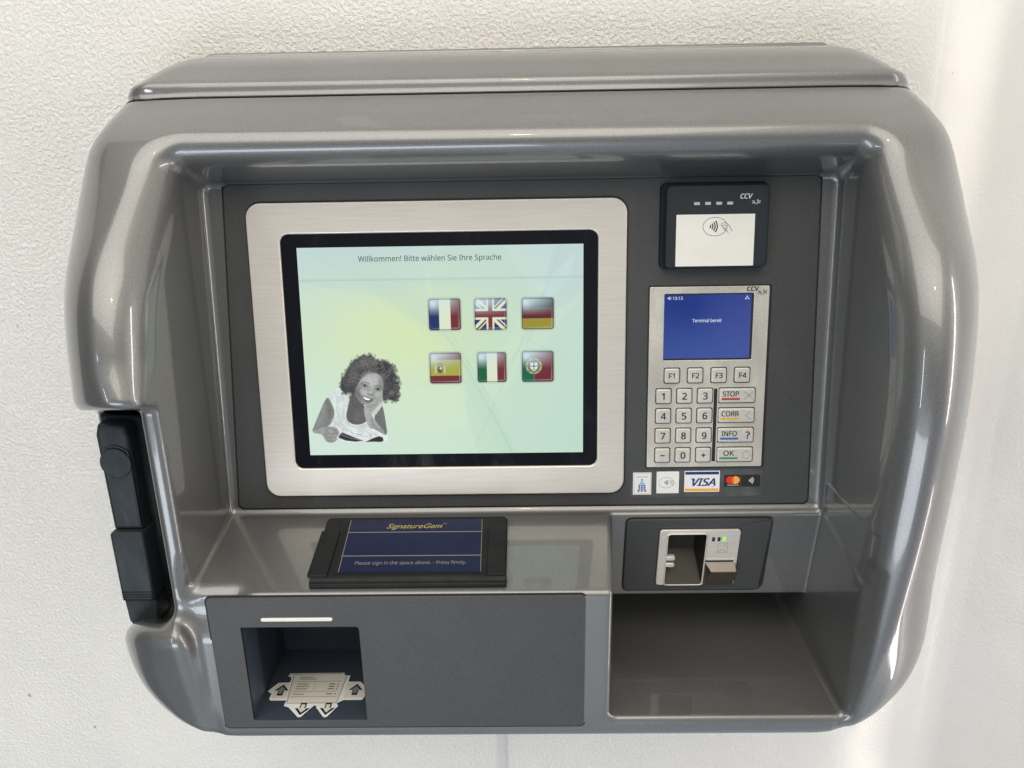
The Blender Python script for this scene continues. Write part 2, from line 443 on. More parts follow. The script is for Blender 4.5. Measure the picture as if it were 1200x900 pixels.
def surface_nets(f, lo, hi, h):
    xs = np.arange(lo[0], hi[0]+h, h, dtype=np.float32); ds = np.arange(lo[1], hi[1]+h, h, dtype=np.float32); zs = np.arange(lo[2], hi[2]+h, h, dtype=np.float32)
    nx, ny, nz = len(xs), len(ds), len(zs)
    Fv = np.empty((nx, ny, nz), np.float32)
    st = 24
    for i in range(0, nx, st):
        Fv[i:i+st] = f(xs[i:i+st, None, None]+np.zeros((1, ny, nz), np.float32), ds[None, :, None]+np.zeros((1, 1, nz), np.float32), zs[None, None, :]+np.zeros((1, ny, 1), np.float32))
    ins = Fv < 0
    cnt = np.zeros((nx-1, ny-1, nz-1), np.int8)
    for a in (0, 1):
        for b in (0, 1):
            for c in (0, 1): cnt += ins[a:nx-1+a, b:ny-1+b, c:nz-1+c]
    act = (cnt > 0) & (cnt < 8)
    idx = np.full(act.shape, -1, np.int64); ii = np.argwhere(act); idx[act] = np.arange(len(ii))
    P = np.zeros((len(ii), 3)); n = np.zeros(len(ii))
    cs = [(a, b, c) for a in (0, 1) for b in (0, 1) for c in (0, 1)]
    for A in cs:
        for B in cs:
            if sum(B)-sum(A) == 1 and all(q <= w_ for q, w_ in zip(A, B)):
                fa = Fv[ii[:, 0]+A[0], ii[:, 1]+A[1], ii[:, 2]+A[2]]; fb = Fv[ii[:, 0]+B[0], ii[:, 1]+B[1], ii[:, 2]+B[2]]
                mk = (fa < 0) != (fb < 0); t = np.where(mk, fa/np.where(mk, fa-fb, 1), 0)
                pt = np.array(A)[None, :]+t[:, None]*(np.array(B)-np.array(A))[None, :]
                P[mk] += pt[mk]; n[mk] += 1
    P = (P/n[:, None]+ii)*h+np.array(lo)
    quads = []
    for ax in range(3):
        o1, o2 = [(1, 2), (2, 0), (0, 1)][ax]
        a = [slice(None)]*3; b = [slice(None)]*3
        a[ax] = slice(0, -1); b[ax] = slice(1, None)
        ch = ins[tuple(a)] != ins[tuple(b)]; first = ins[tuple(a)]
        e = np.argwhere(ch)
        ok = (e[:, o1] > 0) & (e[:, o2] > 0) & (e[:, o1] < Fv.shape[o1]-1) & (e[:, o2] < Fv.shape[o2]-1); e = e[ok]
        fl = first[tuple(e.T)]
        def at(p1, p2):
            q = e.copy(); q[:, o1] -= p1; q[:, o2] -= p2; return idx[tuple(q.T)]
        q = np.stack([at(1, 1), at(0, 1), at(0, 0), at(1, 0)], 1)
        q[~fl] = q[~fl][:, ::-1]; quads.append(q)
    Q = np.concatenate(quads)
    # two Newton steps onto the surface, then analytic normals
    def grad(P, e=.35):
        g = np.zeros_like(P)
        for k in range(3):
            dp = np.zeros(3); dp[k] = e
            g[:, k] = f(*(P+dp).T)-f(*(P-dp).T)
        return g/(2*e)
    for _ in range(2):
        g = grad(P); L = (g*g).sum(1)+1e-6
        stp = (f(*P.T)/L)[:, None]*g
        stp = np.clip(stp, -.5*h, .5*h); P = P-stp
    g = grad(P, .6); g /= np.linalg.norm(g, axis=1, keepdims=True)+1e-9
    return P, Q, g
def sdf_object(name, f, lo, hi, h, mt, parent, label=None):
    P, Q, N = surface_nets(f, lo, hi, h)
    L = loc_of(parent)
    V = P*MM; V[:, 2] += H; V -= L
    me = bpy.data.meshes.new(name); me.vertices.add(len(V)); me.vertices.foreach_set('co', V.astype(np.float32).ravel())
    me.loops.add(len(Q)*4); me.loops.foreach_set('vertex_index', Q.astype(np.int32).ravel())
    me.polygons.add(len(Q)); me.polygons.foreach_set('loop_start', np.arange(0, len(Q)*4, 4, dtype=np.int32))
    me.update(calc_edges=True); me.validate()
    me.polygons.foreach_set('use_smooth', np.ones(len(me.polygons), bool))
    if len(me.vertices) == len(N): me.normals_split_custom_set_from_vertices(N.astype(np.float32))
    me.materials.append(mt)
    o = bpy.data.objects.new(name, me); COL.objects.link(o); o.parent = parent
    if label: o['label'] = label
    return o

# ------------------------------------------------------------------ soft-edged painter for printed / displayed pictures
class Paint:
    def __init__(s, u0, v0, u1, v1, nu, nv, w):
        s.u = np.linspace(u0, u1, nu); s.v = np.linspace(v0, v1, nv); s.U, s.V = np.meshgrid(s.u, s.v, indexing='ij')
        s.c = np.zeros((nu, nv, 3)); s.w = w; s.X, s.Y = s.U, s.V; s.soft = (u1-u0)/nu; s.a = np.zeros((nu, nv))
    def fill(s, a, col, k=1):
        a = np.clip(a*k, 0, 1)[..., None]; col = np.asarray(col, float)
        s.c = s.c*(1-a)+col*a; s.a = np.maximum(s.a, a[..., 0]); return s
    def poly_sd(s, pts, smooth=0):
        pts = np.array(pts, float)
        if smooth:
            for _ in range(smooth):
                a = .75*pts+.25*np.roll(pts, -1, 0); b = .25*pts+.75*np.roll(pts, -1, 0)
                pts = np.stack([a, b], 1).reshape(-1, 2)
        d = np.full(s.X.shape, 1e9); sg = np.ones(s.X.shape)
        n = len(pts)
        for i in range(n):
            a = pts[i]; b = pts[i-1]; e = b-a; wx = s.X-a[0]; wy = s.Y-a[1]
            t = np.clip((wx*e[0]+wy*e[1])/max(e@e, 1e-9), 0, 1); bx = wx-e[0]*t; by = wy-e[1]*t
            d = np.minimum(d, bx*bx+by*by)
            c1 = s.Y >= a[1]; c2 = s.Y < b[1]; c3 = e[0]*wy > e[1]*wx
            fl = (c1 & c2 & c3) | (~c1 & ~c2 & ~c3); sg = np.where(fl, -sg, sg)
        return sg*np.sqrt(d)
    def poly(s, pts, col, smooth=0, soft=None, k=1):
        soft = soft or s.soft
        return s.fill(np.clip(.5-s.poly_sd(pts, smooth)/soft, 0, 1), col, k)
    def line(s, pts, wd, col, soft=None, k=1):
        soft = soft or s.soft; d = np.full(s.X.shape, 1e9)
        for a, b in zip(pts[:-1], pts[1:]):
            a = np.array(a, float); b = np.array(b, float); e = b-a; wx = s.X-a[0]; wy = s.Y-a[1]
            t = np.clip((wx*e[0]+wy*e[1])/max(e@e, 1e-9), 0, 1)
            d = np.minimum(d, np.hypot(wx-e[0]*t, wy-e[1]*t))
        return s.fill(np.clip(.5-(d-wd/2)/soft, 0, 1), col, k)
    def ell(s, cx, cy, rx, ry, col, soft=None, rot=0, k=1):
        soft = soft or s.soft; ca, sa = math.cos(Rd(rot)), math.sin(Rd(rot))
        x = (s.X-cx)*ca+(s.Y-cy)*sa; y = -(s.X-cx)*sa+(s.Y-cy)*ca
        d = (np.hypot(x/rx, y/ry)-1)*min(rx, ry)
        return s.fill(np.clip(.5-d/soft, 0, 1), col, k)
    def build(s, name, mt, parent, frame=FP, mask=None, label=None):
        nu, nv = s.U.shape
        P = frame(np.stack([s.U, s.V, np.full(s.U.shape, s.w)], -1)*MM).reshape(-1, 3)+np.array([0, 0, H])-loc_of(parent)
        I = np.arange(nu*nv).reshape(nu, nv)
        Q = np.stack([I[:-1, :-1], I[1:, :-1], I[1:, 1:], I[:-1, 1:]], -1).reshape(-1, 4)
        col = np.concatenate([s.c.reshape(-1, 3), np.ones((nu*nv, 1))], 1)
        if mask is not None:
            mk = mask.reshape(-1); Q = Q[mk[Q].sum(1) > 2]
            used = np.unique(Q); re = np.full(nu*nv, -1); re[used] = np.arange(len(used)); Q = re[Q]; P = P[used]; col = col[used]
        me = bpy.data.meshes.new(name); me.vertices.add(len(P)); me.vertices.foreach_set('co', P.astype(np.float32).ravel())
        me.loops.add(len(Q)*4); me.loops.foreach_set('vertex_index', Q.astype(np.int32).ravel())
        me.polygons.add(len(Q)); me.polygons.foreach_set('loop_start', np.arange(0, len(Q)*4, 4, dtype=np.int32)); me.update(calc_edges=True)
        ca = me.color_attributes.new('paint', 'FLOAT_COLOR', 'POINT'); ca.data.foreach_set('color', col.astype(np.float32).ravel())
        me.materials.append(mt)
        o = bpy.data.objects.new(name, me); COL.objects.link(o); o.parent = parent
        if label: o['label'] = label
        return o
def g(v, t=(1., 1., 1.)): return np.array(lin((v, v, v)))*np.array(t)

# ================================================================== THE WALL
wallm = bpy.data.materials.new('white_plaster'); wallm.use_nodes = True
nt = wallm.node_tree; b = nt.nodes['Principled BSDF']
tcn = nt.nodes.new('ShaderNodeTexCoord')
def nz(scale, det, rgh=.5, sc=None):
    n = nt.nodes.new('ShaderNodeTexNoise'); n.inputs['Scale'].default_value = scale; n.inputs['Detail'].default_value = det; n.inputs['Roughness'].default_value = rgh
    nt.links.new(tcn.outputs['Object'], n.inputs['Vector'])
    return n.outputs['Fac']
def mrange(v, a, b_, c, d):
    n = nt.nodes.new('ShaderNodeMapRange'); nt.links.new(v, n.inputs[0])
    for i, q in enumerate((a, b_, c, d)): n.inputs[i+1].default_value = q
    return n.outputs[0]
def mth(op, a, b_=None):
    n = nt.nodes.new('ShaderNodeMath'); n.operation = op
    for i, q in enumerate((a, b_)):
        if q is None: continue
        if isinstance(q, (int, float)): n.inputs[i].default_value = q
        else: nt.links.new(q, n.inputs[i])
    return n.outputs[0]
blob = mrange(nz(300, 4, .6), .38, .66, 0, 1)
fine = nz(700, 2)
xyz = nt.nodes.new('ShaderNodeSeparateXYZ'); nt.links.new(tcn.outputs['Object'], xyz.inputs[0])
smoothr = mrange(xyz.outputs[0], .26, .40, 1.0, .22)          # the plaster is trowelled smoother towards the right corner
low = mrange(xyz.outputs[2], -.45, -.05, .55, 1.0)
amp = mth('MULTIPLY', smoothr, low)
hgt = mth('MULTIPLY', mth('ADD', mth('MULTIPLY', blob, 1.0), mth('MULTIPLY', fine, .30)), amp)
bn = nt.nodes.new('ShaderNodeBump'); bn.inputs['Strength'].default_value = 1; bn.inputs['Distance'].default_value = .0012
nt.links.new(hgt, bn.inputs['Height'])
bn2 = nt.nodes.new('ShaderNodeBump'); bn2.inputs['Strength'].default_value = 1; bn2.inputs['Distance'].default_value = .006
nt.links.new(nz(7, 2), bn2.inputs['Height']); nt.links.new(bn.outputs[0], bn2.inputs['Normal'])
nt.links.new(bn2.outputs[0], b.inputs['Normal'])
spk = mrange(nz(75, 2), .770, .80, 1.0, .45)
tone = mth('MULTIPLY', mrange(nz(5, 4), .3, .7, .96, 1.02), spk)
cv = nt.nodes.new('ShaderNodeVectorMath'); cv.operation = 'SCALE'; cv.inputs[0].default_value = (.88, .866, .835); nt.links.new(tone, cv.inputs['Scale'])
nt.links.new(cv.outputs[0], b.inputs['Base Color'])
nt.links.new(mrange(xyz.outputs[0], .25, .40, .45, .24), b.inputs['Roughness']); b.inputs['Specular IOR Level'].default_value = .6

def wall_profile():
    """(x, depth) across the wall: flat plaster, a rounded bend to the right, then the return of a second wall"""
    pts = [(-1.6, .86), (-.74, .764), (-.503, .7425), (-.492, .7400)]
    pts += [(x_, .740) for x_ in np.linspace(-.47, .28, 20)]
    pts += [(x_, .740) for x_ in np.linspace(.29, .335, 5)]
    x_, d_ = .338, .740; ang = 0
    for i in range(44):                     # large-radius bend away from the room
        ang = min(ang+1.05, 19)
        x_ += .0033*math.cos(Rd(ang)); d_ += .0033*math.sin(Rd(ang)); pts.append((x_, d_))
    for i in range(14):                     # inner corner back towards the room
        ang -= 4.2; x_ += .0025*math.cos(Rd(ang)); d_ += .0025*math.sin(Rd(ang)); pts.append((x_, d_))
    pts += [(x_+.9*math.cos(Rd(ang)), d_+.9*math.sin(Rd(ang)))]
    return pts
def strip_profile():
    P_ = [(a, b_+float(np.interp(a, [.20, .330], [0, .0095]))) for a, b_ in wall_profile() if -.020 < a < .34]
    return [(-.0275, .742), (-.0268, .7355), (-.0245, .7335), (-.0215, .7330)]+[(a, b_-.007) for a, b_ in P_]
wroot_loc = np.array([0, .74, H-.30])
def build_wall():
    pts = wall_profile(); zs = [-1.45, -.9, -.5, 0, .5, 1.2]
    vs = [(x_, d_, z_) for z_ in zs for x_, d_ in pts]; n = len(pts)
    fs = [[k*n+i, k*n+i+1, (k+1)*n+i+1, (k+1)*n+i] for k in range(len(zs)-1) for i in range(n-1)]
    me = bpy.data.meshes.new('plaster_wall'); V = np.array(vs)+np.array([0, 0, H])-wroot_loc
    me.from_pydata(V.tolist(), [], fs); me.polygons.foreach_set('use_smooth', [True]*len(fs)); me.materials.append(wallm)
    o = bpy.data.objects.new('wall', me); COL.objects.link(o); o.location = wroot_loc
    o['kind'] = 'structure'; o['label'] = 'white rough plastered wall behind the grey payment terminal'; o['category'] = 'wall'
    return o
build_wall()
# raised plaster cover strip that comes out below the terminal
pts = strip_profile(); n = len(pts); zs = [-1.40, -.9, -.60, -.50, -.494]
vs = [(x_, d_+(.006 if k == 4 else 0), z_) for k, z_ in enumerate(zs) for x_, d_ in pts]
me = bpy.data.meshes.new('plaster_strip'); me.from_pydata((np.array(vs)+np.array([0, 0, H])-wroot_loc).tolist(), [], [[k*n+i, k*n+i+1, (k+1)*n+i+1, (k+1)*n+i] for k in range(len(zs)-1) for i in range(n-1)])
me.polygons.foreach_set('use_smooth', [True]*len(me.polygons)); me.materials.append(wallm)
wp = bpy.data.objects.new('wall_panel', me); COL.objects.link(wp); wp.location = wroot_loc; wp['kind'] = 'structure'
wp['label'] = 'raised white plaster panel on the wall under the terminal'; wp['category'] = 'wall panel'

# printed notice on the wall above; it is seen mirrored in the hood
NT = root('wall_notice', (.01, .739, .36), 'white printed notice with lines of small print fixed to the wall above the terminal', 'notice')
q = G(FW); q.rrect(-.20*1000, 225, 215, 520, -739.5, -738.6, 2, paper); q.build('sheet', NT)
q = G(FW); rn = random.Random(4)
for k_ in range(26):
    zc = 236+k_*7.2+(6 if k_ > 2 else 0); hh_ = 1.9 if k_ < 2 else 1.1
    if 16 < k_ < 20: continue
    u_ = -165.0; end = rn.choice((170, 185, 150, 120)) if k_ not in (3, 4) else -60
    while u_ < end:
        w_ = rn.uniform(4, 15); q.box(u_, zc-hh_, -738.6, min(u_+w_, end), zc+hh_, -738.45, greyink); u_ += w_+2.2
q.box(30, 354, -738.6, 185, 366, -738.45, greyink)
q.build('small_print', NT)

# ================================================================== THE TERMINAL
TERM = root('payment_terminal', (0, .735, -.467), 'grey silver wall mounted self service payment terminal with colour touch screen and card reader', 'payment terminal')
sdf_object('housing', housing_f, (-362, 470, -480), (356, 738, 44), 2.0, paint, TERM)
sdf_object('top_cover', cover_f, (-330, 636, 20), (324, 730, 84), 2.0, paint, TERM)
q = G(FW); q.rrect(-282, 40, 275, 71.5, -738, -722, (1, 1, 16, 16), paint, bev=3); q.build('mounting_plate', TERM)

# ---- main panel
q = G(FP)
q.prism([(-254.5, -107.5), (-251, -111), (245.5, -111), (249, -107.5), (244.5, 167), (241, 170.5), (-242, 170.5), (-245.5, 167)], -1.4, -.5, darkline)
q.prism([(-253, -106), (-249.5, -109.5), (244, -109.5), (247.5, -106), (243, 165.5), (239.5, 169), (-240.5, 169), (-244, 165.5)], -1.2, 1.2, panelm, bev=.8)
q.build('front_panel', TERM)

# ---- touch screen
q = G(FP)
q.rrect(-227.3, -98.6, 87.4, 154.9, 1.0, 1.9, 13, darkline)
q.rrect(-226, -97.2, 86.2, 153.6, 1.2, 4.6, 12, steel, bev=.9, hole=(-199.5, -72.2, 62.8, 128.3), hr=7, hbev=1.4)
TS = q.build('touch_screen', TERM)
q = G(FP); q.rrect(-201, -73.6, 64.2, 129.6, 1.2, 2.6, 6, glassb); q.build('screen_glass', TS)
U0_, V0_, U1_, V1_ = -186.2, -60.4, 50.7, 117.2
D = Paint(U0_, V0_, U1_, V1_, 480, 360, 2.85)
fx = (D.U-U0_)/(U1_-U0_); fy = (V1_-D.V)/(V1_-V0_)
def mixc(a, b_, t): t = np.clip(t, 0, 1)[..., None]; return np.array(lin(a))*(1-t)+np.array(lin(b_))*t
D.c = mixc((196, 216, 212), (204, 226, 206), fy*1.3)
D.fill(np.exp(-(((fx-.36)/.36)**2+((fy-.42)/.27)**2)), lin((212, 230, 176)), .85)
D.fill(np.exp(-(((fx-.08)/.18)**2+((fy-.95)/.25)**2)), lin((208, 228, 218)), .8)
D.fill(np.clip((fx-.45)*1.6, 0, 1)*np.clip((fy-.1)*1.2, 0, 1), lin((184, 214, 196)), .75)
D.X, D.Y = fx, fy; D.soft = .004
def sw(pts, col, k): D.poly(pts, lin(col), 0, .012, k*.62)
sw([(0, 0), (.48, 0), (.44, .16), (.5, .42), (.30, .24), (0, .16)], (178, 205, 206), .30)
sw([(.0, .02), (.28, 0), (.52, .40), (.60, .60), (.76, 1.0), (.70, 1.0), (.50, .48), (.2, .15)], (176, 204, 200), .22)
sw([(.46, .06), (.52, .0), (.72, 0), (.82, .20), (.74, .44), (.60, .62), (.47, .30)], (178, 210, 190), .30)
sw([(.90, 0), (1, 0), (1, .22), (.86, .34), (.78, .52), (.84, .30)], (172, 198, 205), .40)
sw([(.84, .2), (.97, .04), (.95, .16), (.88, .26)], (206, 226, 230), .5)
sw([(1, .24), (1, .98), (.74, 1), (.66, .80), (.80, .55)], (178, 212, 200), .40)
sw([(.58, .52), (.68, .76), (.76, 1), (.62, 1), (.57, .74)], (180, 212, 190), .45)
sw([(.28, .68), (.58, .68), (.58, .88), (.34, .88)], (216, 234, 196), .30)
for a_, b_, c_, k_ in (((.47, .33), (.60, .62), (.74, .99), .5), ((.49, .30), (.62, .62), (.70, .80), .35), ((.60, .98), (.68, .75), (.86, .22), .35), ((.92, .02), (.80, .42), (.72, .56), .3), ((.62, .36), (.80, .44), (.99, .60), .3)):
    t = np.linspace(0, 1, 14)[:, None]; A_, B_, C_ = map(np.array, (a_, b_, c_))
    D.line(list((1-t)**2*A_+2*t*(1-t)*(2*B_-.5*A_-.5*C_)+t*t*C_), .0022, lin((150, 186, 178)), .005, k_)
D.fill(np.exp(-((fy-.152)/.006)**2)*.45, lin((160, 188, 196)))
for yy in (.17, .185): D.fill(np.exp(-((fy-yy)/.003)**2)*.12, lin((165, 190, 196)))
rngn = np.random.RandomState(5)
# ------- portrait: a young woman lying on her front with a magazine (authored on a 969 x 900 sheet)
A0 = np.array([-190.5, 39.2]); A1 = np.array([-88.8, 37.8]); A2 = np.array([-197.2, -58.5])
def sheet(P):
    ex = (A1-A0)/969; ey = (A2-A0)/900; Mx = np.linalg.inv(np.stack([ex, ey], 1))
    q_ = np.stack([P.U-A0[0], P.V-A0[1]], -1) @ Mx.T
    return q_[..., 0], q_[..., 1]
X0_, X1_, Y0_, Y1_ = -186.2, -98, -60.0, 31
PT = Paint(X0_, Y0_, X1_, Y1_, 330, 340, 3.0)
# sample the background so that the picture blends in
def samp(Dp, U, V):
    iu = np.clip(((U-Dp.u[0])/(Dp.u[-1]-Dp.u[0])*(len(Dp.u)-1)).round().astype(int), 0, len(Dp.u)-1)
    iv = np.clip(((V-Dp.v[0])/(Dp.v[-1]-Dp.v[0])*(len(Dp.v)-1)).round().astype(int), 0, len(Dp.v)-1)
    return Dp.c[iu, iv]
PT.c = samp(D, PT.U, PT.V); PT.X, PT.Y = sheet(PT); PT.soft = 7; PT.a[:] = 0
def nmap(sc, seed, sy=1.0):
    rg = np.random.RandomState(seed); X_, Y_ = PT.X/sc, PT.Y/(sc*sy); n = rg.rand(64, 64)
    xi = np.floor(X_).astype(int); yi = np.floor(Y_).astype(int); fx_ = X_-xi; fy_ = Y_-yi
    fx_ = fx_*fx_*(3-2*fx_); fy_ = fy_*fy_*(3-2*fy_)
    def N(a, b__): return n[(xi+a) % 64, (yi+b__) % 64]
    return (N(0, 0)*(1-fx_)+N(1, 0)*fx_)*(1-fy_)+(N(0, 1)*(1-fx_)+N(1, 1)*fx_)*fy_
def pc(v, t=(.97, 1.0, .97)): return g(v, t)
# cloth under her
sd = PT.poly_sd([(100, 745), (330, 720), (740, 740), (1010, 760), (1010, 900), (80, 900)], 1)
PT.fill(np.clip(.5-sd/60, 0, 1)*(.35+.25*nmap(60, 3, .4)), lin((206, 224, 220)))
PT.ell(420, 815, 300, 28, lin((150, 175, 172)), 60, k=.55)
clothmask = PT.a.copy(); PT.a[:] = 0
# right upper arm (behind)
PT.poly([(690, 490), (712, 560), (728, 650), (745, 750), (690, 740), (640, 660), (628, 590), (655, 540)], pc(112), 2)
# neck / chest
PT.poly([(425, 430), (470, 420), (545, 495), (560, 560), (590, 640), (520, 668), (450, 662), (398, 625), (400, 520)], pc(92, (1.0, .95, .98)), 2)
PT.ell(520, 600, 50, 60, pc(112), 60, k=.5)
# shirt
PT.poly([(248, 430), (300, 385), (345, 362), (400, 400), (432, 430), (412, 520), (394, 610), (420, 650), (480, 668), (545, 655), (575, 625), (600, 700), (560, 735), (430, 745), (330, 730), (262, 672), (290, 600), (312, 560)], pc(205, (.93, 1.02, .99)), 1)
for pts_ in ([(300, 400), (330, 480), (318, 560)], [(390, 610), (430, 672), (500, 688), (570, 660)], [(360, 420), (385, 500), (370, 600)], [(300, 640), (360, 690), (440, 712)], [(335, 580), (350, 650), (400, 690)]):
    PT.line(pts_, 7, pc(165, (.95, 1.02, 1)), 16, .55)
PT.poly([(605, 545), (650, 500), (690, 478), (700, 500), (660, 560), (632, 596)], pc(190, (.93, 1.02, .99)), 1)
# left arm
PT.poly([(246, 432), (280, 490), (308, 560), (292, 620), (262, 676), (205, 700), (112, 732), (140, 660), (182, 560), (215, 480)], pc(128), 1)
PT.poly([(246, 440), (300, 556), (268, 640), (245, 600), (235, 500)], pc(104), 2, 26, .6)
PT.poly([(150, 640), (205, 540), (235, 470), (215, 600), (160, 700)], pc(146), 2, 30, .5)
PT.poly([(112, 732), (160, 700), (215, 682), (290, 676), (340, 700), (345, 745), (325, 795), (285, 815), (235, 806), (212, 760), (195, 742)], pc(150), 2)
for pts_ in ([(232, 700), (262, 742), (322, 736)], [(225, 735), (262, 775), (318, 766)], [(250, 690), (300, 705), (330, 728)], [(232, 768), (262, 800), (305, 798)]):
    PT.line(pts_, 6, pc(92), 9, .7)
# hair
hair = [(352, 395), (340, 340), (356, 285), (385, 225), (420, 175), (470, 128), (530, 102), (575, 97), (620, 112), (650, 143), (700, 136), (755, 160), (795, 205), (808, 250), (828, 300), (842, 365), (838, 430), (820, 474), (790, 486), (760, 474), (700, 484), (640, 470), (520, 440), (460, 442), (430, 432), (400, 420), (375, 415)]
sd = PT.poly_sd(hair, 1)
edge = (nmap(18, 8)-.5)*30+(nmap(9, 9)-.5)*16
PT.fill(np.clip(.5-(sd+edge)/26, 0, 1), pc(66, (1.02, .97, 1.0)))
hm = np.clip(.5-(sd+edge)/10, 0, 1)
th_ = np.arctan2(PT.Y-330, PT.X-600); rad_ = np.hypot(PT.X-600, PT.Y-330)
strand = .5+.5*np.sin(th_*30+nmap(38, 12)*16+nmap(17, 15)*7+rad_*.03)
PT.fill(hm*strand*np.clip(nmap(45, 13)*1.4-.2, 0, 1)*.5, pc(138))
PT.fill(hm*(1-strand)*np.clip(nmap(30, 14)*1.5-.3, 0, 1)*.55, pc(40, (1.05, .9, 1.0)))
PT.ell(560, 165, 75, 48, pc(120), 60, -20, .35); PT.ell(440, 260, 55, 75, pc(112), 60, 20, .3)
PT.line([(700, 142), (760, 175), (805, 225)], 7, pc(165), 12, .55)
# face
face = [(560, 262), (600, 246), (645, 250), (682, 275), (700, 318), (700, 375), (680, 425), (640, 470), (590, 500), (545, 503), (508, 478), (478, 430), (470, 385), (490, 335), (522, 290)]
PT.poly(face, pc(150), 2, 9)
PT.ell(600, 300, 62, 42, pc(192), 60, 15, .75)
PT.ell(500, 410, 30, 60, pc(92), 44, -25, .75); PT.ell(590, 470, 60, 18, pc(108), 30, 15, .5)
PT.ell(680, 330, 24, 60, pc(118), 40, 5, .6)
PT.ell(540, 402, 28, 20, pc(196), 30, 20, .75); PT.ell(655, 418, 22, 20, pc(182), 26, 20, .6)
PT.line([(516, 333), (536, 320), (562, 322), (582, 332)], 6, pc(72), 9, .8); PT.line([(632, 350), (656, 345), (676, 352), (690, 364)], 6, pc(76), 9, .75)
for ex_, ey_ in ((549, 347), (657, 376)):
    PT.ell(ex_, ey_, 25, 12, pc(84), 9, 15, .9); PT.ell(ex_, ey_+1, 17, 7, pc(190), 5, 15, .55); PT.ell(ex_, ey_, 10, 9, pc(30), 5, 0, .95)
PT.line([(606, 345), (602, 385), (594, 408)], 9, pc(176), 14, .6)
PT.line([(574, 408), (592, 422), (618, 420)], 6, pc(88), 9, .8); PT.ell(598, 404, 14, 10, pc(185), 12, 0, .6)
PT.poly([(524, 425), (555, 440), (600, 455), (622, 455), (600, 478), (570, 484), (545, 468)], pc(92), 2, 7)
PT.poly([(532, 434), (560, 446), (598, 457), (586, 466), (563, 463), (545, 452)], pc(232), 1, 5)
PT.line([(532, 496), (575, 500), (620, 480)], 8, pc(110), 16, .5)
# supporting hand + forearm
PT.poly([(542, 512), (580, 500), (628, 470), (662, 430), (684, 388), (697, 392), (694, 430), (700, 462), (668, 500), (628, 545), (606, 570), (626, 620), (735, 742), (690, 745), (600, 700), (566, 640), (548, 575)], pc(160), 2)
PT.poly([(600, 590), (640, 660), (735, 745), (690, 745), (610, 690)], pc(122), 1, 22, .55)
for pts_ in ([(640, 480), (668, 448), (688, 405)], [(610, 505), (650, 492), (685, 462)], [(570, 520), (610, 520), (650, 505)]):
    PT.line(pts_, 4, pc(112), 8, .7)
PT.ell(570, 560, 16, 40, pc(182), 30, -10, .5)
# magazine
PT.poly([(322, 762), (350, 742), (385, 725), (440, 716), (520, 730), (575, 722), (612, 692), (650, 708), (700, 738), (748, 760), (742, 792), (705, 806), (640, 796), (560, 806), (480, 818), (400, 808), (340, 795)], pc(214, (.94, 1.0, 1.02)), 1)
PT.poly([(352, 738), (372, 728), (430, 752), (520, 786), (560, 800), (480, 806), (400, 796), (335, 772)], pc(52, (.9, .98, 1.1)), 0, 9)
PT.poly([(560, 806), (625, 772), (672, 756), (706, 768), (712, 796), (690, 806), (630, 804)], pc(44, (.95, 1, 1.05)), 0, 9)
PT.line([(352, 742), (430, 772), (520, 790), (600, 776), (660, 752)], 3, pc(170), 6, .7)
PT.line([(330, 772), (400, 800), (480, 808), (560, 796), (620, 768), (680, 748), (712, 764)], 5, pc(232), 7, .8)
PT.line([(440, 722), (462, 738), (530, 748)], 5, pc(92), 8, .8); PT.line([(404, 738), (480, 758), (560, 764), (620, 742)], 3, pc(150), 7, .7); PT.line([(575, 722), (600, 745), (604, 776)], 4, pc(110), 9, .7); PT.line([(590, 712), (640, 738), (700, 762)], 3, pc(150), 6, .6)
tex = 1+((nmap(11, 31)-.5)*.16+(nmap(5, 32)-.5)*.14+(nmap(34, 33)-.5)*.22)*PT.a
mn = float(lin((128, 128, 128))[0])
PT.c = PT.c*1.06
PT.c = np.clip(PT.c*(1-PT.a[..., None])+(mn*(PT.c/mn)**(1+.08))*PT.a[..., None], 0, 1)*tex[..., None]
mask = (PT.a > .12)
D.build('display', scrm, TS)
PT.build('portrait_picture', scrm, TS, mask=mask, label='black and white picture of a smiling woman lying down with a magazine, shown on the display')
q = G(FP); q.text('Willkommen! Bitte w\u00e4hlen Sie Ihre Sprache', -76.2, 105.2, 4.5, 3.0, scrtext, width=118.5, font='ui', bold=.006); q.build('screen_caption', TS)

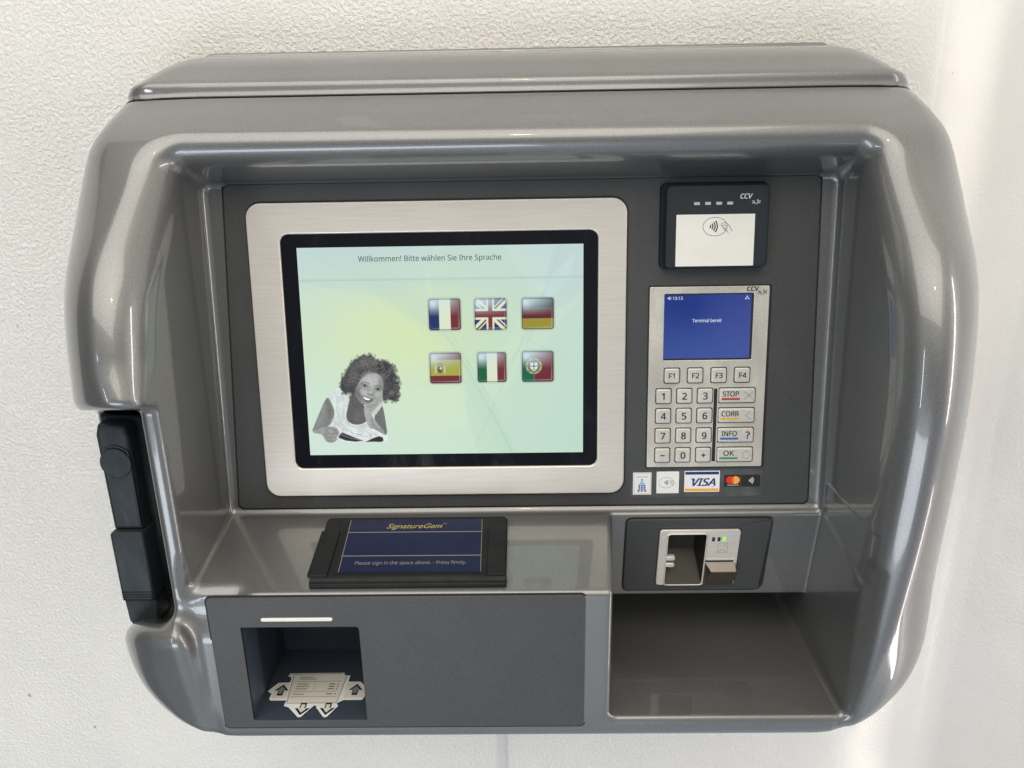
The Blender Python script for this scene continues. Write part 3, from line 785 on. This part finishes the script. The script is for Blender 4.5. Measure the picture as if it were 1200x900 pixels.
def flag(cu, cv, kind, label):
    hw, hh = (13.6, 13.4) if kind != 'it' else (12.4, 13.0)
    P = Paint(cu-hw-1.2, cv-hh-1.2, cu+hw+1.2, cv+hh+1.2, 96, 96, 3.05)
    P.c = samp(D, P.U, P.V)
    x_ = (P.U-cu)/hw; y_ = (cv-P.V)/hh; P.X, P.Y = x_, y_; P.soft = .035
    q_ = np.maximum(np.abs(x_)-.80, 0); w_ = np.maximum(np.abs(y_)-.80, 0); sd_ = np.hypot(q_, w_)-.20
    sd_ = np.maximum(sd_, np.maximum(np.abs(x_), np.abs(y_))-1)
    body_ = np.clip(.5-sd_/.035, 0, 1)
    bgc = P.c.copy()
    def R_(x0, y0, x1, y1, c): P.poly([(x0, y0), (x1, y0), (x1, y1), (x0, y1)], lin(c))
    red, blue, wht = (112, 38, 46), (22, 44, 100), (218, 228, 200)
    if kind == 'fr': R_(-1, -1, -.34, 1, blue); R_(-.34, -1, .36, 1, wht); R_(.36, -1, 1, 1, red)
    if kind == 'it': R_(-1, -1, -.34, 1, (14, 92, 56)); R_(-.34, -1, .36, 1, wht); R_(.36, -1, 1, 1, red)
    if kind == 'de': R_(-1, -1, 1, -.34, (16, 22, 32)); R_(-1, -.34, 1, .32, (96, 30, 40)); R_(-1, .32, 1, 1, (150, 142, 44))
    if kind == 'es':
        R_(-1, -1, 1, -.52, red); R_(-1, -.52, 1, .48, (166, 166, 62)); R_(-1, .48, 1, 1, red)
        P.ell(-.34, .08, .17, .24, lin((96, 88, 72))); P.ell(-.30, .02, .08, .1, lin((205, 205, 190))); P.ell(-.38, .14, .07, .08, lin((120, 60, 60)))
        P.line([(-.62, -.1), (-.62, .3)], .07, lin((205, 205, 200))); P.line([(-.06, -.1), (-.06, .3)], .07, lin((205, 205, 200)))
        P.line([(-.5, -.24), (-.34, -.3), (-.18, -.24)], .06, lin((120, 90, 70)))
    if kind == 'pt':
        R_(-1, -1, -.22, 1, (16, 96, 70)); R_(-.22, -1, 1, 1, (108, 36, 48))
        P.ell(-.24, -.02, .50, .50, lin((178, 182, 120))); P.ell(-.24, -.02, .40, .42, lin((120, 120, 84)))
        P.poly([(-.46, -.24), (-.02, -.24), (-.02, .1), (-.24, .32), (-.46, .1)], lin((225, 230, 235)), 0)
        P.line([(-.24, -.2), (-.24, .22)], .07, lin((60, 110, 150))); P.line([(-.4, -.02), (-.08, -.02)], .07, lin((60, 110, 150)))
        for a_ in range(8): P.ell(-.24+.45*math.cos(a_*.785), -.02+.45*math.sin(a_*.785), .04, .04, lin((90, 80, 50)))
    if kind == 'uk':
        R_(-1, -1, 1, 1, blue)
        for s_ in (1, -1):
            P.line([(-1, -1*s_), (1, 1*s_)], .36, lin(wht)); 
        for (a_, b_, o_) in (((-1, -1), (0, 0), (.0, .08)), ((0, 0), (1, 1), (0, -.08)), ((-1, 1), (0, 0), (.08, 0)), ((0, 0), (1, -1), (-.08, 0))):
            P.line([(a_[0]+o_[0], a_[1]+o_[1]), (b_[0]+o_[0], b_[1]+o_[1])], .10, lin((100, 36, 48)))
        R_(-.26, -1, .22, 1, wht); R_(-1, -.34, 1, .34, wht); R_(-.15, -1, .11, 1, (120, 44, 52)); R_(-1, -.2, 1, .2, (120, 44, 52))
    # glossy button look of the drawn icon
    P.fill(np.clip((.12-y_)*1.1, 0, 1)*np.clip(1.25-np.hypot(x_+.75, y_+.75)/1.7, 0, 1)*.75, lin((205, 225, 230)))
    P.fill(np.exp(-(((x_+.72)/.25)**2+((y_+.66)/.25)**2))*.55, lin((225, 240, 250)))
    P.fill(np.clip(1-np.abs(sd_+.05)/.05, 0, 1)*.75, lin((52, 56, 66)))
    P.fill(np.clip(1-np.abs(sd_+.13)/.035, 0, 1)*np.clip(x_*.5+y_*.8, 0, 1)*.5, lin((220, 225, 220)))
    a_ = body_[..., None]
    shp = np.clip(1-sd_/.12, 0, 1)[..., None]*.35
    bgc = bgc*(1-shp)+np.array(lin((90, 110, 110)))*shp
    P.c = P.c*a_+bgc*(1-a_)
    o = P.build('language_button', scrm, TS, mask=(sd_ < .11), label=label)
for cu, cv, k_, l_ in ((-65.3, 60.6, 'fr', 'French flag button on the display'), (-26.8, 60.3, 'uk', 'British flag button on the display'), (12.7, 60.3, 'de', 'German flag button on the display'),
                       (-66, 15.0, 'es', 'Spanish flag button on the display'), (-26.6, 15.2, 'it', 'Italian flag button on the display'), (12.3, 15.4, 'pt', 'Portuguese flag button on the display')):
    flag(cu, cv, k_, l_)

# ---- contactless reader
def rayburst(q, u, v, s_, w, mt):
    for a_, r0_, r1_ in ((20, .35, 1.05), (62, .35, .85), (160, .35, .9), (205, .3, 1.0), (250, .35, .8), (292, .35, .8), (338, .3, 1.0)):
        q.stroke([(u+r0_*s_*math.cos(Rd(a_))*1.25, v+r0_*s_*math.sin(Rd(a_))*.85), (u+r1_*s_*math.cos(Rd(a_))*1.25, v+r1_*s_*math.sin(Rd(a_))*.85)], .22*s_, w, mt)
q = G(FP)
q.rrect(112.8, 95.6, 199.4, 164.6, 1, 5.5, 5, blackp, bev=1.5)
q.rrect(116.5, 96.3, 198.6, 161.8, 5, 13, 4.5, blackp2, bev=1.4)
q.rrect(118.2, 98.0, 196.9, 160.1, 13, 13.25, 3.5, blackp2, hole=(118.8, 98.6, 196.3, 159.5), hr=3.2)
CRd = q.build('contactless_reader', TERM)
for u_ in (140.5, 149.3, 158.1, 166.9):
    q = G(FP); q.rrect(u_-2.3, 146.3, u_+2.3, 148.6, 13, 13.35, .5, ledwhite); q.build('status_light', CRd)
q = G(FP); q.text('CCV', 175, 150.8, 3.8, 13.05, logow, 'LEFT', width=9.6, shear=.25, bold=.03); rayburst(q, 187.6, 148.2, 2.9, 13.05, logow); q.build('maker_logo', CRd)
q = G(FP)
q.prism(rr(124.4, 97.9, 187.2, 138.9, .5), 13, 13.3, white)
q.stroke([(155.5+9.7*math.cos(t_), 129.2+7.3*math.sin(t_)) for t_ in np.linspace(0, 2*math.pi, 48, endpoint=False)], .38, 13.3, ink, closed=True)
def waves(q, u, v, s_, w, mt, n=4, lw=.75):
    for i in range(n):
        r_ = (1.6+i*1.55)*s_; q.arc(u-2.2*s_, v, r_, -38, 38, lw*s_, w, mt)
def hand(q, u, v, s_, w, mt, lw=.3):
    for pts_ in ([(0, .2), (.3, 2.2), (2.2, 3.0), (5.5, 2.6), (8.5, -.8), (10.5, -5.0)], [(0, .2), (1.2, .2), (2.2, 1.2), (3.6, .9), (5.2, -.4)], [(1.0, -.3), (2.2, -1.3), (3.8, -.6)], [(1.8, -1.5), (3.0, -2.7), (4.6, -1.8)],
                 [(2.6, -3.0), (4.0, -4.0), (5.6, -4.2), (7.2, -6.6)], [(4.2, -2.2), (5.0, -3.4)]):
        P_ = np.array(pts_); P_ = np.array([u, v])+P_*s_
        if len(P_) > 2:
            for _ in range(2): P_ = np.concatenate([P_[:1], np.stack([.75*P_[:-1]+.25*P_[1:], .25*P_[:-1]+.75*P_[1:]], 1).reshape(-1, 2), P_[-1:]])
        q.stroke(P_, lw*s_, w, mt)
waves(q, 152.6, 129.3, 1.15, 13.3, ink, lw=.85); hand(q, 160.2, 129.6, .86, 13.3, ink, .42)
q.build('tap_area_label', CRd)

# ---- pin pad
q = G(FP)
q.rrect(105.0, -75.6, 207.2, 81.6, 1.0, 1.9, 1.5, darkline)
q.rrect(106.0, -74.7, 205.0, 80.8, 1.1, 3.2, 1.2, satin, bev=.4, hole=(118.2, 19.0, 192.3, 75.0), hr=1.0, hbev=.5)
q.box(161.9, -69.8, 3.1, 164.9, -5.6, 3.34, darkline)
q.box(164.8, -69.8, 3.2, 165.7, -5.6, 3.6, keym)  # pale strip stands in for the highlight along the slot's right edge
KP = q.build('pin_pad', TERM)
LP = Paint(117.6, 18.2, 192.8, 75.6, 80, 60, 2.1)
fx = (LP.U-117.6)/75; fy = (75.6-LP.V)/57
LP.c = mixc((26, 50, 122), (58, 80, 150), np.clip(fy*.9+fx*.25, 0, 1))
LP.fill(np.exp(-(((fx-.25)/.3)**2+((fy-.12)/.35)**2))*.8, lin((20, 44, 120)))
LP.fill(np.clip((fx-.35)*.9, 0, 1)*(fy < 2)*.45, lin((78, 80, 146)))
LP.build('lcd_display', lcd, KP)
q = G(FP); q.box(190.6, 18.6, 2.0, 192.3, 75.2, 2.5, darkline); q.box(118.0, 18.8, 2.0, 190.6, 20.4, 2.5, darkline); q.box(118.0, 74.0, 2.0, 190.6, 75.0, 2.5, darkline); q.build('lcd_frame', KP)
q = G(FP)
q.text('Terminal bereit', 154.2, 51.0, 2.7, 2.2, lcdtext, width=24.3, font='ui', bold=.012); q.build('lcd_message', KP)
q = G(FP); q.text('13:13', 125.2, 70.0, 2.5, 2.2, lcdtext, 'LEFT', width=8.2, font='ui', bold=.012); q.build('lcd_clock', KP)
q = G(FP)
q.prism([(120.6, 71.3), (122.8, 70.0), (122.8, 72.6)], 2.12, 2.24, lcdtext)
q.arc(122.2, 71.3, 1.6, -60, 60, .3, 2.2, lcdtext)
q.build('lcd_speaker_icon', KP)
q = G(FP)
for a_, b_ in ((186.9, 72.0), (185.8, 70.3), (188.0, 70.3)): q.rrect(a_-.55, b_-.55, a_+.55, b_+.55, 2.12, 2.24, .2, lcdtext)
q.stroke([(185.8, 70.3), (186.9, 72), (188.0, 70.3)], .25, 2.2, lcdtext)
q.build('lcd_network_icon', KP)
q = G(FP); q.text('CCV', 186.3, 76.6, 3.6, 3.2, ink, 'LEFT', width=9.6, bold=.035, shear=.1); rayburst(q, 198.9, 75.6, 3.3, 3.2, ink); q.build('maker_logo', KP)
def key(u, v, hw, hh, legend=None, tw=None, extra=None, label=None):
    q = G(FP)
    q.rrect(u-hw-.7, v-hh-.9, u+hw+.9, v+hh+.7, 3.0, 3.26, 1.8, darkline)
    q.rrect(u-hw, v-hh, u+hw, v+hh, 3.2, 5.6, 1.5, keym, bev=1.0)
    if legend: q.text(legend, u, v-(2.2 if legend[0] == 'F' else 2.85), 4.4 if legend[0] == 'F' else 5.7, 5.6, ink, bold=.022)
    if extra: extra(q)
    return q.build('key', KP, label)
for i, u_ in enumerate((125.7, 145.3, 165.1, 184.8)): key(u_, 6.1, 6.2, 6.1, 'F%d' % (i+1), 6.2, label='F%d function key' % (i+1))
cols = (119.0, 136.6, 154.2); rows = (-11.5, -28.8, -46.2, -63.6)
for j, rw in enumerate(('123', '456', '789', '-0+')):
    for i, ch in enumerate(rw):
        if ch in '-+':
            def ex(q, u=cols[i], v=rows[j], c=ch):
                q.rrect(u-1.9, v-.45, u+1.9, v+.45, 5.6, 5.66, .05, ink)
                if c == '+': q.rrect(u-.45, v-1.9, u+.45, v+1.9, 5.62, 5.69, .05, ink)
            key(cols[i], rows[j], 6.2, 6.1, None, None, ex, label=('minus key' if ch == '-' else 'plus key'))
        else: key(cols[i], rows[j], 6.2, 6.1, ch, label='number %s key' % ch)
for j, (wd, im, sy, nm) in enumerate((('STOP', redink, 'x', 'red underlined STOP key'), ('CORR', yelink, '<', 'yellow underlined CORR key'), ('INFO', bluink, '?', 'blue underlined INFO key'), ('OK', grnink, 'o', 'green underlined OK key'))):
    def ex(q, v=rows[j], wd=wd, im=im, sy=sy):
        q.text(wd, 175.6, v-.6, 4.3, 5.6, ink, bold=.02, width={'STOP': 13.4, 'CORR': 14.6, 'INFO': 12.8, 'OK': 9.0}[wd])
        q.rrect(167.8, v-3.8, 183.6, v-2.0, 5.6, 5.68, .85, im)
        if sy == 'x': q.stroke([(186.6, v-3.3), (194.2, v+3.3)], 1.5, 5.6, keym); q.stroke([(186.6, v-3.3), (194.2, v+3.3)], .35, 5.66, greyink); q.stroke([(187.4, v-3.5), (195, v+3.1)], .2, 5.66, greyink); q.stroke([(186.6, v+3.3), (194.2, v-3.3)], .35, 5.66, greyink); q.stroke([(187.6, v+3.5), (195, v-2.9)], .2, 5.66, greyink)
        if sy == '<': q.stroke([(192.6, v+3.2), (188.4, v), (192.6, v-3.4)], .4, 5.6, greyink); q.stroke([(193.6, v+3.2), (189.6, v), (193.6, v-3.4)], .22, 5.6, greyink)
        if sy == '?': q.text('?', 191.4, v-2.9, 6.0, 5.6, ink, bold=.02)
        if sy == 'o': q.stroke([(190.8+3.2*math.cos(t_), v+3.2*math.sin(t_)) for t_ in np.linspace(0, 2*math.pi, 30, endpoint=False)], .42, 5.6, greyink, closed=True)
    key(181.2, rows[j], 15.1, 6.1, extra=ex, label=nm)

# ---- acceptance stickers
q = G(FP); q.rrect(92.5, -102.3, 206.5, -77.8, 1.2, 1.36, 1.5, clearst); SB = q.build('sticker_strip', TERM)
q = G(FP); q.rrect(94.6, -100.0, 110.6, -79.9, 1.4, 1.56, .6, paper); q.rrect(95.6, -99.2, 109.8, -80.8, 1.5, 1.62, .4, greyink, hole=(95.8, -99.0, 109.6, -81.0), hr=.3)
q.text('girocard', 102.6, -84.4, 1.5, 1.6, greyink, width=9.2)
cyan_a = mat('cyan_print', (.12, .42, .62), rough=.4)
for r_, n_ in enumerate((1, 1, 2, 3, 3, 3, 3)):
    for c_ in range(n_):
        mtt = navy if (r_ == 6 and c_ != 1) else (cyan_a if r_ < 3 else bluink)
        u_ = 102.4+(c_-(n_-1)/2)*(2.2 if r_ < 6 else 2.9); v_ = -86.4-r_*1.7
        q.rrect(u_-.85, v_-.65, u_+.85, v_+.65, 1.56, 1.66, .15, mtt)
q.build('acceptance_sticker', TERM, label='small white sticker with a blue block pattern')
q = G(FP); q.rrect(115.1, -99.0, 134.6, -79.2, 1.4, 1.56, .5, paper)
q.stroke([(123.6+6.4*math.cos(t_), -89.3+4.8*math.sin(t_)) for t_ in np.linspace(0, 2*math.pi, 40, endpoint=False)], .28, 1.58, greyink, closed=True)
waves(q, 122.6, -89.2, .62, 1.58, ink, lw=.7); hand(q, 126.4, -89.0, .55, 1.58, greyink, .5)
q.build('acceptance_sticker', TERM, label='white square sticker with contactless waves and a hand')
q = G(FP); q.rrect(139.3, -98.0, 170.0, -78.9, 1.4, 1.56, .5, paper)
q.box(140.0, -82.2, 1.5, 169.2, -79.7, 1.64, navy); q.box(140.0, -97.2, 1.5, 169.2, -95.0, 1.64, orangei)
q.text('VISA', 155.2, -92.4, 6.6, 1.58, navy, width=19.8, shear=.30, bold=.03); q.prism([(144.6, -85.8), (148.0, -85.8), (148.8, -88.4)], 1.55, 1.64, navy)
q.stroke([(162.8, -93.4), (164.6, -93.0), (164.2, -94.4)], .2, 1.58, navy)
q.build('acceptance_sticker', TERM, label='white VISA sticker with blue and orange stripes')
q = G(FP); q.rrect(173.8, -93.6, 205.2, -82.9, 1.4, 1.56, .4, ink)
q.disc(179.2, -87.6, 3.5, 1.5, 1.62, redc, n=36); q.disc(183.8, -87.6, 3.5, 1.5, 1.64, orgc, n=36)
lens = [(179.2+3.5*math.cos(Rd(a_)), -87.6+3.5*math.sin(Rd(a_))) for a_ in np.linspace(-48, 48, 12)]+[(183.8+3.5*math.cos(Rd(a_)), -87.6+3.5*math.sin(Rd(a_))) for a_ in np.linspace(132, 228, 12)]
q.prism(lens, 1.5, 1.70, midc); q.text('mastercard', 181.5, -92.5, .95, 1.58, paper, width=9.5, bold=.02)
q.box(188.0, -93.5, 1.5, 188.15, -83.0, 1.6, greyink); waves(q, 196.2, -88.0, .74, 1.58, paper, n=4, lw=.7)
q.build('acceptance_sticker', TERM, label='black sticker with red and orange circles and white waves')

# ---- card slot panel
q = G(FC)
q.rrect(88.2, -40.4, 217.8, 43.0, -.6, .35, (6, 9, 6, 6), darkline, hole=(125.5, -31.0, 161, 28.0), hr=2)
q.prism([((216.9 if a_ > 150 else a_)+(-.04*(40-b_) if a_ > 190 else 0), b_) for a_, b_ in rr(89.4, -39.3, 217.2, 41.7, (5, 8, 5, 5))], -.4, 1.4, panelm, bev=.8, hole=rr(125.8, -30.8, 160.8, 27.8, 2), hbev=.1)
CP = q.build('card_slot_panel', TERM)
q = G(FC)
q.rrect(117.9, -32.2, 190.8, 32.0, 1.2, 1.6, 3, darkline, hole=(126, -30.5, 160.5, 27.5), hr=2)
op = rr(126.5, -30.0, 160.0, 27.0, 2.2)
q.prism(rr(118.8, -31.3, 190.0, 31.2, 3), 1.2, 3.4, steel, .7, hole=op, hbev=.3)
# raised lip round the opening
q.prism(rr(125.3, -31.0, 161.2, 28.2, 3), 3.0, 4.6, steel, .6, hole=op, hbev=.5)
q.box(160.4, -2.2, 3.3, 187.6, -.9, 3.9, steel)
q.box(160.6, -4.6, 3.38, 186.6, -2.2, 3.46, darkline)
CS = q.build('card_slot', CP)
q = G(FC)     # the dark throat behind the opening
hx = [(126.5, -30.0), (160.0, -30.0), (160.0, 27.0), (126.5, 27.0)]; bx = [(132, -8.0), (156.0, -8.0), (156.0, 22.0), (132, 22.0)]
vv = [(a_, b_, 3.8) for a_, b_ in hx]+[(a_, b_, -20) for a_, b_ in bx]
q.add(vv, [[4, 5, 6, 7], [0, 1, 5, 4], [1, 2, 6, 5], [2, 3, 7, 6], [3, 0, 4, 7]], throat)
q.stroke([(136.5, -26), (143.5, -20.5), (150.5, -26)], .4, -.5, bronze)
q.build('card_throat', CS)
for v0_, v1_ in ((-1.6, 3.2), (-9.0, -4.6)):
    q = G(FC); q.rrect(125.6, v0_, 134.0, v1_, 1.5, 5.2, (1.9, 1.9, 1.9, 1.9), steel, bev=.9); q.build('card_guide', CS)
q = G(FC)     # protruding wedge-shaped push block
q.hexa([(161.4, -31.0, 3.2), (188.4, -31.0, 3.2), (188.4, -4.8, 3.2), (161.4, -4.8, 3.2), (162.4, -30.6, 4.0), (188.6, -30.6, 4.0), (188.8, -10.4, 10.5), (166.0, -10.4, 10.5)], bronze)
q.build('eject_block', CS, bevel=1.0)
for k_, (u_, mt_) in enumerate(((166.4, ledoff), (171.3, ledoff), (176.0, ledgreen))):
    q = G(FC); q.rrect(u_-1.25, 19.0, u_+1.25, 23.4, 3.3, 3.8, .4, mt_, bev=.15); q.build('status_light', CS, label='lit green status light' if mt_ is ledgreen else None)
q = G(FC); q.rrect(171.2, 6.0, 180.0, 17.0, 3.4, 3.5, .8, greyink, hole=(171.45, 6.25, 179.75, 16.75), hr=.7)
q.stroke([(170.2, 5.4), (175.2, 10), (179.8, 6.4)], .3, 3.5, greyink); q.arc(177.4, 14.4, .7, 0, 300, .25, 3.5, greyink)
q.build('card_symbol', CS)

# ---- receipt door
q = G(FD)
q.rrect(-250.3, -463.0, 47.3, -336.9, -.8, .3, 5, darkline, hole=(-225, -454.6, -131.2, -364.4), hr=.8)
q.rrect(-249.2, -461.6, 46.0, -338.0, -.6, 1.6, 4, panelm, bev=.9, hole=(-224.6, -454.2, -131.6, -364.8), hr=(.8, .8, 3, .8), hbev=.5)
RD = q.build('receipt_door', TERM)
q = G(FD)
xa, xb, za, zb = -224.6, -131.6, -454.2, -364.8
vv = [(xa, za, 1), (xb, za, 1), (xb, zb, 1), (xa, zb, 1), (xa, za+1.5, -88), (xb, za+1.5, -88), (xb, zb, -88), (xa, zb, -88)]
q.add(vv, [[4, 5, 6, 7], [0, 1, 5, 4], [1, 2, 6, 5], [2, 3, 7, 6], [3, 0, 4, 7]], darkrec)
RT = q.build('receipt_recess', RD)
q = G(FD); q.rrect(-207.6, -359.0, -151.4, -355.9, 1.5, 2.6, 1.5, lightbar, bev=.7); q.build('light_bar', RD)
FR = Frame((0, .515, -.4531), 89.2)
q = G(FR)
out = [(-210, 51.8), (-162, 52.4), (-161.5, 49.3), (-156.0, 48.6), (-156, 40.8), (-145.4, 40.8), (-143, 38), (-139.2, 33.4), (-138.4, 30), (-138.6, 21), (-140.2, 18.4), (-155.6, 18.6), (-160.4, 14.6), (-158.4, 11.4), (-165.4, -1.0), (-168, -1.0), (-176.6, 9.8), (-177, 12.2), (-179, 12.2), (-186.8, -0.8), (-189.2, -.8), (-199.8, 10.2), (-204.4, 12.0), (-203.8, 18.4), (-217.6, 18.4), (-219.4, 20.4), (-219, 26.4), (-223.4, 29.6), (-217, 39.9), (-207, 40.2), (-207.4, 46.4), (-210.8, 48.4)]
q.prism(out[::-1], .3, .6, paper)
q.prism([(-206.8, 50.2), (-163, 51.2), (-158.6, 47.6), (-160.4, 14.0), (-203.0, 14.0), (-206.4, 40), (-206, 46.8)][::-1], .55, .75, silverst)
q.prism([(-216.4, 39.0), (-207.4, 39.2), (-204.6, 20.6), (-217.0, 20.6), (-218, 28)][::-1], .56, .74, silverst)
q.prism([(-157, 39.6), (-146, 39.6), (-141, 31), (-140, 21), (-156, 20.6)][::-1], .56, .74, silverst)
q.stroke([(-209.2, 47.6), (-208.8, 50.2), (-163, 51.4)], .5, .8, ink); q.stroke([(-206, 48.4), (-202.6, 14.6), (-160.6, 14.8), (-158.8, 47.8)], .5, .8, ink)
for v_, a_, b_ in ((46.6, -200, -188), (44.2, -200, -185), (37.8, -200, -190), (34.8, -200, -189), (31.8, -200, -190), (25.4, -200, -191)): q.stroke([(a_, v_), (b_, v_)], 1.1, .78, greyink)
for v_ in (41.0, 28.6, 22.2): q.stroke([(-201.5, v_), (-162, v_+.4)], .35, .78, ink)
for v_ in (37.8, 34.8, 31.8, 25.6): q.stroke([(-172, v_), (-167, v_)], 1.0, .78, ink); q.stroke([(-165, v_), (-163.6, v_)], 1.0, .78, ink)
for v_ in (37.8, 34.8, 31.8): q.stroke([(-184.6, v_), (-183.6, v_)], 1.0, .78, greyink)
def arrow(u, v, s_, up=True):
    k_ = 1 if up else -1
    a_ = [(-2.6, -6.0), (2.6, -6.0), (2.6, .4), (6.2, .4), (0, 8.2), (-6.2, .4), (-2.6, .4)]
    o_ = [(u+x_*s_, v+k_*y_*s_) for x_, y_ in a_]; 
    if not up: o_ = o_[::-1]
    i_ = [(u+x_*s_*.62, v+k_*(y_*.66+.1)*s_) for x_, y_ in a_]
    if not up: i_ = i_[::-1]
    q.prism(o_, .7, .95, ink); q.prism(i_, .9, 1.05, arrowg if up else arrowm)
arrow(-211.6, 29.6, .95, True); arrow(-147.6, 29.8, .95, True); arrow(-187.8, 9.0, 1.0, False); arrow(-166.8, 9.0, 1.0, False)
q.build('instruction_sticker', RT, label='silver sticker of a receipt with four arrows')

# ---- swing handle lock (left notch)
q = G(FH)
def zfront(d_): return (588-d_)
q.prism([(-340, -404), (-322, -404), (-318.5, -386), (-303.4, -372), (-304.4, -218), (-308.0, -209.5), (-340, -208)], -3, 14, blackp, bev=2.2, bottom=True)
SH = q.build('swing_handle', TERM)
q = G(FH)
q.prism([(-337.6, -303), (-313.4, -303), (-311.8, -222), (-314, -212.6), (-335.4, -211.6), (-338, -220)], 12, 29, blackp2, bev=3.4)
q.build('lever', SH)
q = G(FH)
q.rrect(-339.4, -368, -311.6, -303.5, 12, 34, 3.2, blackp2, bev=2.4)
q.build('grip', SH)
q = G(FH)
for v_ in (-359, -361.4, -363.8, -366.2): q.rrect(-338.4, v_-.5, -312.8, v_+.5, 33.8, 34.5, .3, blackp, bev=.3)
q.build('grip_ridges', SH)
q = G(FH)
q.prism([(-336, -392), (-316, -392), (-313.8, -389), (-312.6, -368.4), (-339, -368.4), (-338, -389)], 10, 31.5, blackp2, bev=1.4); q.build('end_cap', SH)
q = G(FH); q.disc(-325, -243.5, 12.6, 28.6, 30.8, blackp2, bev=.9, n=56); q.build('lock_cover', SH)
q = G(FH)      # raised rib that sweeps round the cover and runs down the lever
arc_o = [(-325+15.2*math.cos(Rd(a_)), -243.5+15.2*math.sin(Rd(a_))) for a_ in range(120, -21, -10)]; arc_i = [(-325+13.4*math.cos(Rd(a_)), -243.5+13.4*math.sin(Rd(a_))) for a_ in range(-20, 121, 10)]
arc_o = [(min(a_, -313.2), b_) for a_, b_ in arc_o]; arc_i = [(min(a_, -314.6), b_) for a_, b_ in arc_i]
q.prism((arc_o+[(-313.8, -300), (-315.2, -300)]+arc_i)[::-1], 28, 30.0, blackp2, bev=.5); q.build('lever_rib', SH)
q = G(FH); q.rrect(-309.6, -318, -307.2, -262, 13.8, 14.25, 1, darkline); q.build('side_slot', SH)

# ================================================================== THE SIGNATURE PAD (stands on the ledge)
SP = root('signature_pad', (-.092, .565, -.325), 'black signature pad with a dark blue SignatureGem writing surface lying on the terminal ledge', 'signature pad')
q = G(FL)
q.prism([(-169.5, -84), (-15.4, -84), (-15.2, -14), (-18, -10.5), (-168.4, -10.5), (-170.8, -14), (-170.2, -60)], -.6, 6.6, blackp, bev=1.2)
q.build('pad_body', SP)
q = G(FL); q.prism([(-152, -80.6), (-35.5, -80.9), (-36.0, -13.8), (-151, -13.4)], 6.4, 7.0, blackp, .2); q.build('pad_surround', SP)
q = G(FL); q.prism([(-147.6, -78.8), (-35.4, -79.4), (-36.6, -15.2), (-149.6, -14.6)], 6.9, 7.3, padblue)
for v_ in (-31.2, -60.2): q.stroke([(-149.2, v_), (-36, v_-.3)], .8, 7.3, padline)
q.stroke([(-147.8, -78.6), (-149.6, -14.8)], .5, 7.3, padline); q.stroke([(-35.6, -79.2), (-36.8, -15.4)], .4, 7.3, padline)
q.build('writing_surface', SP)
q = G(FL)
q.text('SignatureGem', -94.5, -26.6, 5.8, 7.32, gold, width=47, shear=.42, bold=.006, font='plain')
q.text('TM', -68.6, -21.6, 1.5, 7.32, gold)
q.build('pad_logo', SP)
q = G(FL)
q.text('Please sign in the space above. - Press firmly.', -92, -70.4, 3.7, 7.32, padline, width=89)
q.build('pad_instruction', SP)
for u0_, u1_ in ((-171.6, -156), (-30.6, -16.2)):
    q = G(FL); q.rrect(u0_, -83.6, u1_, -30, 6, 8.6, 1.2, blackp, bev=.7); q.build('side_clip', SP)
q = G(FL)
q.hexa([(-169.9, -88.5, -1), (-15.0, -88.5, -1), (-15.0, -80, -1), (-169.9, -80, -1), (-169.9, -86.6, 4.2), (-15.0, -86.6, 4.2), (-15.0, -82, 7.2), (-169.9, -82, 7.2)], blackp)
q.build('front_rail', SP, bevel=1.0)
q = G(FL); q.rrect(-169.6, -89.6, -15.3, -85.0, -2, 4.2, 1.5, blackp, bev=1.6); q.build('front_bar', SP)

bpy.context.view_layer.update()
